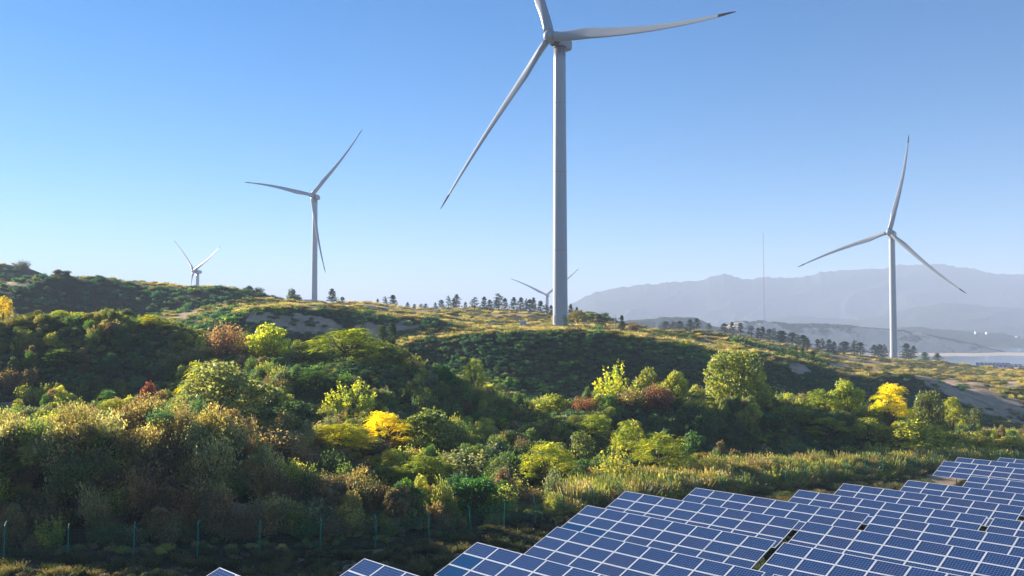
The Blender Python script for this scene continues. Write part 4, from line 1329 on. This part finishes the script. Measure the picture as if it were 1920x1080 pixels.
def nacelle_mesh():
    m = MB()
    st = [(2.7, 1.55, 1.5), (3.1, 1.75, 1.7), (5.5, 1.8, 1.8), (7.6, 1.72, 1.75), (8.7, 1.5, 1.5), (9.2, 1.0, 1.0)]
    n = 24
    for y, hw, hh in st:
        for k in range(n):
            a = 2 * math.pi * k / n
            c, s_ = math.cos(a), math.sin(a)
            e = .55
            m.v.append((math.copysign(abs(c) ** e, c) * hw, y, math.copysign(abs(s_) ** e, s_) * hh))
    for i in range(len(st) - 1):
        for k in range(n):
            m.f.append((i * n + k, i * n + (k + 1) % n, (i + 1) * n + (k + 1) % n, (i + 1) * n + k))
    m.f.append(tuple(range(n))); m.f.append(tuple((len(st) - 1) * n + k for k in range(n)))
    m.box((0, 7.6, 2.0), (.12, .12, 1.0)); m.box((.5, 7.6, 1.9), (.1, .1, .8))
    return m.mesh('nacelle', M['blade'], False)


NACM = nacelle_mesh()
for p_ in NACM.polygons: p_.use_smooth = len(p_.vertices) == 4 and abs(p_.normal.y) < .95


def turbine(hub, yaw, phase, label):
    tilt = R_(6.5)
    hub = np.asarray(hub, float)
    OV = 4.6
    bx_ = hub[0] + math.sin(yaw) * OV; by_ = hub[1] + math.cos(yaw) * OV
    zb = gz(bx_, by_)
    H = hub[2] - .35 - zb
    root = empty('wind_turbine', (bx_, by_, zb), -yaw)
    tag(root, label, 'wind turbine', 'white wind turbines on the hills')
    # tower, origin at its top
    m = MB(); n = 40
    ts = np.linspace(0, 1, 25)
    zt = -2.0
    L = H + zt
    for t in ts:
        z = -L - 1.0 + t * (L + 1.0); r = 2.15 - .45 * t
        for k in range(n):
            a = 2 * math.pi * k / n
            m.v.append((r * math.cos(a), r * math.sin(a), z))
    for i in range(len(ts) - 1):
        for k in range(n):
            m.f.append((i * n + k, i * n + (k + 1) % n, (i + 1) * n + (k + 1) % n, (i + 1) * n + k))
    m.f.append(tuple((len(ts) - 1) * n + k for k in range(n)))
    tw = m.build('tower', M['tower'], root, True); tw.location = (0, 0, L)
    for f in (.27, .55, .8):                          # bolted section joints
        r = 2.15 - .45 * f
        fl = obj('flange', lathe([(r - .02, -.04), (r + .018, -.04), (r + .018, .04), (r - .02, .04)], 40, 'flange', M['tower'], 'z'), tw)
        fl.location = (0, 0, -L + f * L)
    yb = obj('yaw_bearing', lathe([(1.55, 0), (1.9, .05), (1.9, .35), (1.5, .4)], 32, 'yaw_bearing', M['dark'], 'z'), root); yb.location = (0, 0, L - .05)
    dm = MB(); dm.box((0, -2.17, 2.0), (.9, .12, 2.1)); door = dm.build('door', M['blade'], root)
    RM = Matrix.Rotation(-tilt, 4, 'X')               # nose up
    T = Matrix.Translation((0, -OV, H + .35)) @ RM
    for nm, me in (('nacelle', NACM), ('generator_ring', GENM), ('hub', HUBM)):
        o = obj(nm, me, root); o.matrix_local = T
    ax = (RM @ Vector((0, -1, 0))); e1 = Vector((1, 0, 0)); e2 = ax.cross(e1)
    if e2.z < 0: e2 = -e2
    for i in range(3):
        a = phase + i * 2 * math.pi / 3
        d = e1 * math.cos(a) + e2 * math.sin(a); t = -e1 * math.sin(a) + e2 * math.cos(a)
        Mx = Matrix(((t.x, ax.x, d.x, 0), (t.y, ax.y, d.y, -OV), (t.z, ax.z, d.z, H + .35), (0, 0, 0, 1)))
        b = obj('blade', BL, root); b.matrix_local = Mx
        tip = obj('blade_tip', BT, b); tip['label'] = 'dark red painted blade tip'
    return root


turbine((10.8, 263.2, 82.7 + CZ), R_(40.5), R_(-126.9), 'tallest white turbine on the hillside crest, its top blade cut by the frame')
turbine((-142.9, 661.6, 93.4 + CZ), R_(22.9), R_(-72.1), 'slender turbine in shadow rising behind the bushy skyline left of centre')
turbine((228.8, 564.6, 57.2 + CZ), R_(41.7), R_(-160.9), 'sunlit white turbine on the ridge before the blue mountains')
turbine((-339.1, 992.3, 59.0 + CZ), R_(43.1), R_(-96.7), 'distant turbine showing two raised blades above the dark hill')
turbine((47.5, 1299.5, 43.8 + CZ), R_(24.8), R_(-83.4), 'farthest turbine peeking out behind the tallest tower')

# ------------------------------------------------------------------ solar tables
PW_, PH_ = 1.67, 1.01
TAU = R_(22.69); AZ = R_(136.87)
FW, FHh = 1.65, .99
fm = MB(); fwid = .036
fm.box((0, FHh / 2 - fwid / 2, 0), (FW, fwid, .042)); fm.box((0, -FHh / 2 + fwid / 2, 0), (FW, fwid, .042))
fm.box((FW / 2 - fwid / 2, 0, 0), (fwid, FHh - 2 * fwid, .041)); fm.box((-FW / 2 + fwid / 2, 0, 0), (fwid, FHh - 2 * fwid, .041))
FRAME = fm.mesh('frame', M['alu'])
gm = MB(); gm.box((0, 0, .006), (FW - 2 * fwid + .002, FHh - 2 * fwid + .002, .008))
GLASS = gm.mesh('solar_panel', M['cells'])
gm = MB(); gm.box((0, 0, .006), (FW - 2 * fwid + .002, FHh - 2 * fwid + .002, .008))
GLASS_REFL = gm.mesh('solar_panel', M['reflection_blue'])
Lt = 8 * PW_
rm = MB()
RAILS = {}
rl = MB(); rl.box((Lt / 2, 0, -.06), (Lt - .1, .06, .07)); RAILM = rl.mesh('rail', M['steel'])
rf = MB(); rf.box((0, -1.5, -.13), (.07, 2.7, .08)); RAFM = rf.mesh('rafter', M['steel'])
pm = MB(); pm.tube([(0, 0, -1.9), (0, 0, 0)], .075, 10); POSTM = pm.mesh('post', M['concrete'])
bm_ = MB(); bm_.tube([(0, 0, 0), (0, -.75, .62)], .03, 6); BRM = bm_.mesh('brace', M['steel'])
tables = []
prng = random.Random(4)


def solar_table(corner, label, odd=()):
    """table of 3 x 8 landscape modules; corner is its upper end"""
    gzv = float(field_z(corner[0] - .9, corner[1] - .9))
    root = empty('solar_table', (corner[0], corner[1], gzv), math.pi / 2 - AZ)
    tag(root, label, 'solar table', 'solar tables in staggered rows')
    h = corner[2] - gzv
    # local frame: x along the row, y up the slope (horizontal), z up
    tl = Matrix.Translation((0, 0, h)) @ Matrix.Rotation(TAU, 4, 'X')
    for r in range(3):
        for c in range(8):
            p = obj('solar_panel', GLASS_REFL if (r, c) in odd else GLASS, root)
            p.matrix_local = tl @ Matrix.Translation(((c + .5) * PW_, -(r + .5) * PH_, 0)) @ Matrix.Rotation(R_(.35) * prng.gauss(0, 1), 4, 'X') @ Matrix.Rotation(R_(.2) * prng.gauss(0, 1), 4, 'Y')
            if (r, c) in odd: p['label'] = 'module with a deep blue reflection painted in place of its cell grid'
            obj('frame', FRAME, p)
    for yy in (-.75, -2.3):
        o = obj('rail', RAILM, root); o.matrix_local = tl @ Matrix.Translation((0, yy, 0))
    for xx in (1.7, Lt / 2, Lt - 1.7):
        o = obj('rafter', RAFM, root); o.matrix_local = tl @ Matrix.Translation((xx, 0, 0))
        zz = h - math.sin(TAU) * 1.55 - .2
        o = obj('post', POSTM, root); o.location = (xx, -math.cos(TAU) * 1.5, zz)
        o = obj('brace', BRM, root); o.location = (xx, -math.cos(TAU) * 1.5, zz - .95)
    tables.append(root)
    return root


ROWS = [(-12.98, 41.98, -10.72), (-6.98, 44.69, -10.99), (-1.77, 47.9, -10.96), (2.55, 53.21, -11.31), (4.75, 59.2, -11.25), (7.88, 65.3, -11.43), (13.6, 69.6, -11.93),
        (21.45, 70.31, -12.21), (26.46, 75.08, -12.53), (33.06, 78.49, -12.83), (40.88, 83.92, -13.35), (43.62, 94.94, -13.59), (46.9, 98.8, -13.77), (52.88, 101.87, -14.21)]
EX, EY = math.sin(AZ), math.cos(AZ)
PLACE = ['first', 'second', 'third', 'fourth']
for i, (x, y, z) in enumerate(ROWS):
    for j in range(5):
        s_ = j * (Lt + .42)
        c0 = (x + EX * s_, y + EY * s_, z + CZ)
        q = seen(np.array([c0[0]]), np.array([c0[1]]), np.array([c0[2]]))
        if c0[1] < 12 or q[0][0] > 1990 or q[1][0] > 1200: break
        q2 = 'start' if j == 0 else ''
        lab = f'blue solar table, {PLACE[j]} from the left in the {ORD[i]} row counted from the camera'
        solar_table(c0, lab, {(2, 0), (2, 1)} if (i == 4 and j == 0) else ({(1, 0), (2, 0)} if (i == 2 and j == 0) else ()))

# a distant cluster of tables beside the lake
fmA = MB(); fmA.box((0, 0, 0), (13.0, 3.0, .06)); FARP = fmA.mesh('panel_face', M['cells'])
fmB = MB()
for k in range(9): fmB.box((-6.5 + k * 13 / 8, 0, .045), (.12, 3.0, .02))
for k in range(4): fmB.box((0, -1.5 + k, .047), (13.1, .12, .021))
FARF = fmB.mesh('frame_grid', M['alu'])
fmC = MB()
for xx in (-4.5, 0, 4.5): fmC.tube([(xx, 0, -2.5), (xx, 0, 0)], .1, 6)
FARS = fmC.mesh('support', M['steel'])
for i, (px, py, D) in enumerate([(1862, 690, 385), (1884, 692, 380), (1906, 694, 376), (1928, 696, 372)]):
    p = at(px, py, D); zg = gz(p[0], p[1])
    r_ = empty('solar_table', (p[0], p[1], zg), R_(-20))
    tag(r_, f'tiny far solar table below the lake, {ORD[i]} from the left', 'solar table', 'far solar tables by the lake')
    for nm, me in (('panel_face', FARP), ('frame_grid', FARF)):
        o = obj(nm, me, r_); o.location = (0, 0, 2.4); o.rotation_euler = (TAU, 0, 0)
    o = obj('support', FARS, r_); o.location = (0, 0, 2.2)

# ------------------------------------------------------------------ fence
pm = MB(); pm.tube([(0, 0, -.5), (0, 0, 1.62), (0, -.02, 1.70), (0, .22, 1.92)], .04, 8); FPOST = pm.mesh('post', M['green_post'])
wm = MB()
for k in range(16): wm.box((k / 16 + .03, 0, .82), (.0019, .0045, 1.56))
for k in range(10): wm.box((.5, .004, .06 + k * .17), (1.0, .005, .005))
WIRE = wm.mesh('wire_mesh', M['green_post'])
fx = [-23.6 - 8 * 3.22]
while fx[-1] < 80:
    # posts about 3.2 m apart along the fence line
    x0 = fx[-1]; e_ = .2
    sl = (fence_y(x0 + e_) - fence_y(x0)) / e_
    fx.append(x0 + 3.25 / math.hypot(1, float(sl)))
fn = empty('wire_fence', (-25, float(fence_y(-25)), gz(-25, float(fence_y(-25)))))
tag(fn, 'green wire mesh fence with posts between the solar field and the slopes', 'fence')
FO = Vector(fn.location)
pp = [Vector((x, float(fence_y(x)), 0)) for x in fx]
zz_ = ground_z(np.array([p.x for p in pp]), np.array([p.y for p in pp]))
for p, z in zip(pp, zz_): p.z = float(z)
for i, p in enumerate(pp):
    o = obj('post', FPOST, fn); o.location = p - FO
    if i + 1 < len(pp):
        q = pp[i + 1]; dv = q - p; L_ = math.hypot(dv.x, dv.y)
        o.rotation_euler = (prng.gauss(0, .025), prng.gauss(0, .025), math.atan2(dv.y, dv.x))
        w = obj('wire_mesh', WIRE, fn)
        w.matrix_local = Matrix(((dv.x, -dv.y / L_, 0, p.x - FO.x), (dv.y, dv.x / L_, 0, p.y - FO.y), (dv.z, 0, 1, p.z - FO.z), (0, 0, 0, 1)))

# ------------------------------------------------------------------ small things


def stand(px, D):
    p = at(px, 612, D)
    return p[0], p[1], gz(p[0], p[1])


# warning sign
x, y, z = stand(81, 147)
sg = empty('warning_sign', (x, y, z)); tag(sg, 'white triangular warning sign on a post at the hill crest', 'sign')
zt = at(81, 585.5, 147)[2] - z
MB().tube([(0, .05, -.4), (0, .05, zt - .3)], .04, 8).build('post', M['steel'], sg)
tm = MB(); hw, th_ = .42, .72
for dy in (-.015, .015):
    tm.v += [(-hw, dy, zt - th_), (hw, dy, zt - th_), (0, dy, zt)]
tm.f = [(0, 1, 2), (5, 4, 3), (0, 3, 4, 1), (1, 4, 5, 2), (2, 5, 3, 0)]
pl = tm.build('sign_plate', M['white'], sg)
sm = MB(); sm.box((0, -.02, zt - .40), (.09, .008, .25)); sm.box((0, -.02, zt - .60), (.20, .008, .07)); sm.build('symbol', M['black'], pl)
# utility pole
x, y, z = stand(1153, 236)
up = empty('utility_pole', (x, y, z)); tag(up, 'thin pale utility pole standing on the hillside crest', 'pole')
zt = at(1153, 590, 236)[2] - z
MB().tube([(0, 0, -.6), (.06, 0, zt)], [.13, .09], 10).build('shaft', M['concrete'], up)
MB().tube([(.06, 0, zt), (.07, 0, zt + .18)], [.05, .03], 8).build('cap', M['steel'], up)
# marker stake
x, y, z = stand(1103, 222)
ms = empty('marker_stake', (x, y, z)); tag(ms, 'short pale pink stake beside the green saplings', 'stake')
zt = at(1103, 610.5, 222)[2] - z
MB().box((0, 0, zt / 2 - .2), (.22, .12, zt + .4)).build('stake', m_plain('pale_pink', (.62, .46, .45), .7), ms)
MB().box((0, 0, zt + .04), (.26, .16, .08)).build('cap', M['white'], ms)
# white cabinet and its enclosure
x, y, z = stand(981, 262)
zt = at(981, 602, 262)[2] - z
cb = empty('equipment_cabinet', (x, y, z)); tag(cb, 'white equipment cabinet left of the tall turbine tower', 'cabinet')
MB().box((0, 0, zt / 2 - .2), (1.85, 1.3, zt + .4)).build('body', M['white'], cb)
MB().box((0, 0, zt + .05), (2.0, 1.45, .1)).build('roof', M['white'], cb)
for sx_ in (-1, 1):
    MB().box((sx_ * .45, -.66, zt / 2), (.8, .03, zt * .85)).build('door', M['blade'], cb)
    MB().tube([(sx_ * .96, 0, zt + .05), (sx_ * 1.05, 0, zt + .5)], .06, 6).build('bracket', M['white'], cb)
ef = empty('mesh_enclosure', (x - 2.2, y, z)); tag(ef, 'short run of green mesh fence beside the white cabinet', 'fence')
for k in range(5):
    o = obj('post', FPOST, ef); o.location = (-k * .9, 0, 0)
    if k < 4:
        o = obj('wire_mesh', WIRE, ef); o.location = (-(k + 1) * .9, 0, 0); o.scale = (.9, 1, 1)
# guyed lattice mast
D = 1600
p = at(1433, 606, D); zt = at(1433, 436, D)[2]
lm = empty('lattice_mast', (p[0], p[1], p[2] - 6)); tag(lm, 'hair-thin guyed lattice mast rising before the mountains', 'mast')
HM = zt - p[2] + 6
legp = [(.8 * math.cos(a), .8 * math.sin(a)) for a in (0.5, 0.5 + 2.094, .5 + 4.189)]
for (lx, ly) in legp: MB().tube([(lx, ly, 0), (lx, ly, HM)], .12, 5).build('leg', M['dark'], lm)
br = MB(); nz = 70
for k in range(nz):
    for j in range(3):
        a, b = legp[j], legp[(j + 1) % 3]
        br.tube([(a[0], a[1], k * HM / nz), (b[0], b[1], (k + 1) * HM / nz)], .06, 3, False)
br.build('bracing', M['dark'], lm)
MB().tube([(0, 0, HM), (0, 0, HM + 4)], .08, 5).build('antenna', M['dark'], lm)
for a in (.3, 2.4, 4.5):
    for f in (.45, .9):
        MB().tube([(0, 0, HM * f), (math.cos(a) * 55, math.sin(a) * 55, 2)], .02, 3).build('guy_wire', M['dark'], lm)
# far white houses
roofm = m_plain('grey_roof', (.35, .36, .38), .7)
for i, (px, py, D, w, lab) in enumerate([(1830, 620.5, 2190, 9, 'tiny white building on the far ridge, first from the left'), (1850.5, 622, 2200, 11, 'tiny white building on the far ridge, second from the left'),
                                         (1906, 629, 2200, 14, 'tiny white building where the far ridge slopes down'), (1916, 632, 2190, 12, 'tiny white building at the far end of the ridge'),
                                         (1913, 654, 1780, 8, 'tiny white building just above the far lake shore')]):
    p = at(px, py + 4, D)
    hb = empty('far_house', (p[0], p[1], p[2] - 3), .3 * i); tag(hb, lab, 'house', 'far white buildings')
    w *= .55; MB().box((0, 0, 3.0), (w, 5, 6)).build('wall', M['white'], hb)
    rm = MB(); rm.v = [(-w / 2 - .3, -2.8, 6), (w / 2 + .3, -2.8, 6), (w / 2 + .3, 2.8, 6), (-w / 2 - .3, 2.8, 6), (-w / 2, 0, 7.2), (w / 2, 0, 7.2)]
    rm.f = [(0, 1, 5, 4), (2, 3, 4, 5), (0, 4, 3), (1, 2, 5), (3, 2, 1, 0)]
    rm.build('roof', M['white'], hb)
    for k in range(2): MB().box((-w / 4 + k * w / 2, -2.52, 4), (.9, .08, 1.2)).build('window', M['dark'], hb)

# ------------------------------------------------------------------ haze
if HAZE:
    t = NT('haze_air')
    pv = t.n('ShaderNodeVolumePrincipled')
    pv.inputs['Color'].default_value = (.55, .645, .84, 1)
    pv.inputs['Density'].default_value = HAZE_DENSITY
    pv.inputs['Anisotropy'].default_value = .0
    t.l(pv.outputs[0], t.out.inputs['Volume'])
    hz = MB(); zb, ztop = LAKE_Z - 12, CZ + 345
    hz.box((0, 0, (zb + ztop) / 2), (30000, 30000, ztop - zb))
    tag(hz.build('haze', t.m), 'pale blue haze over the whole valley', 'haze', None, 'stuff')
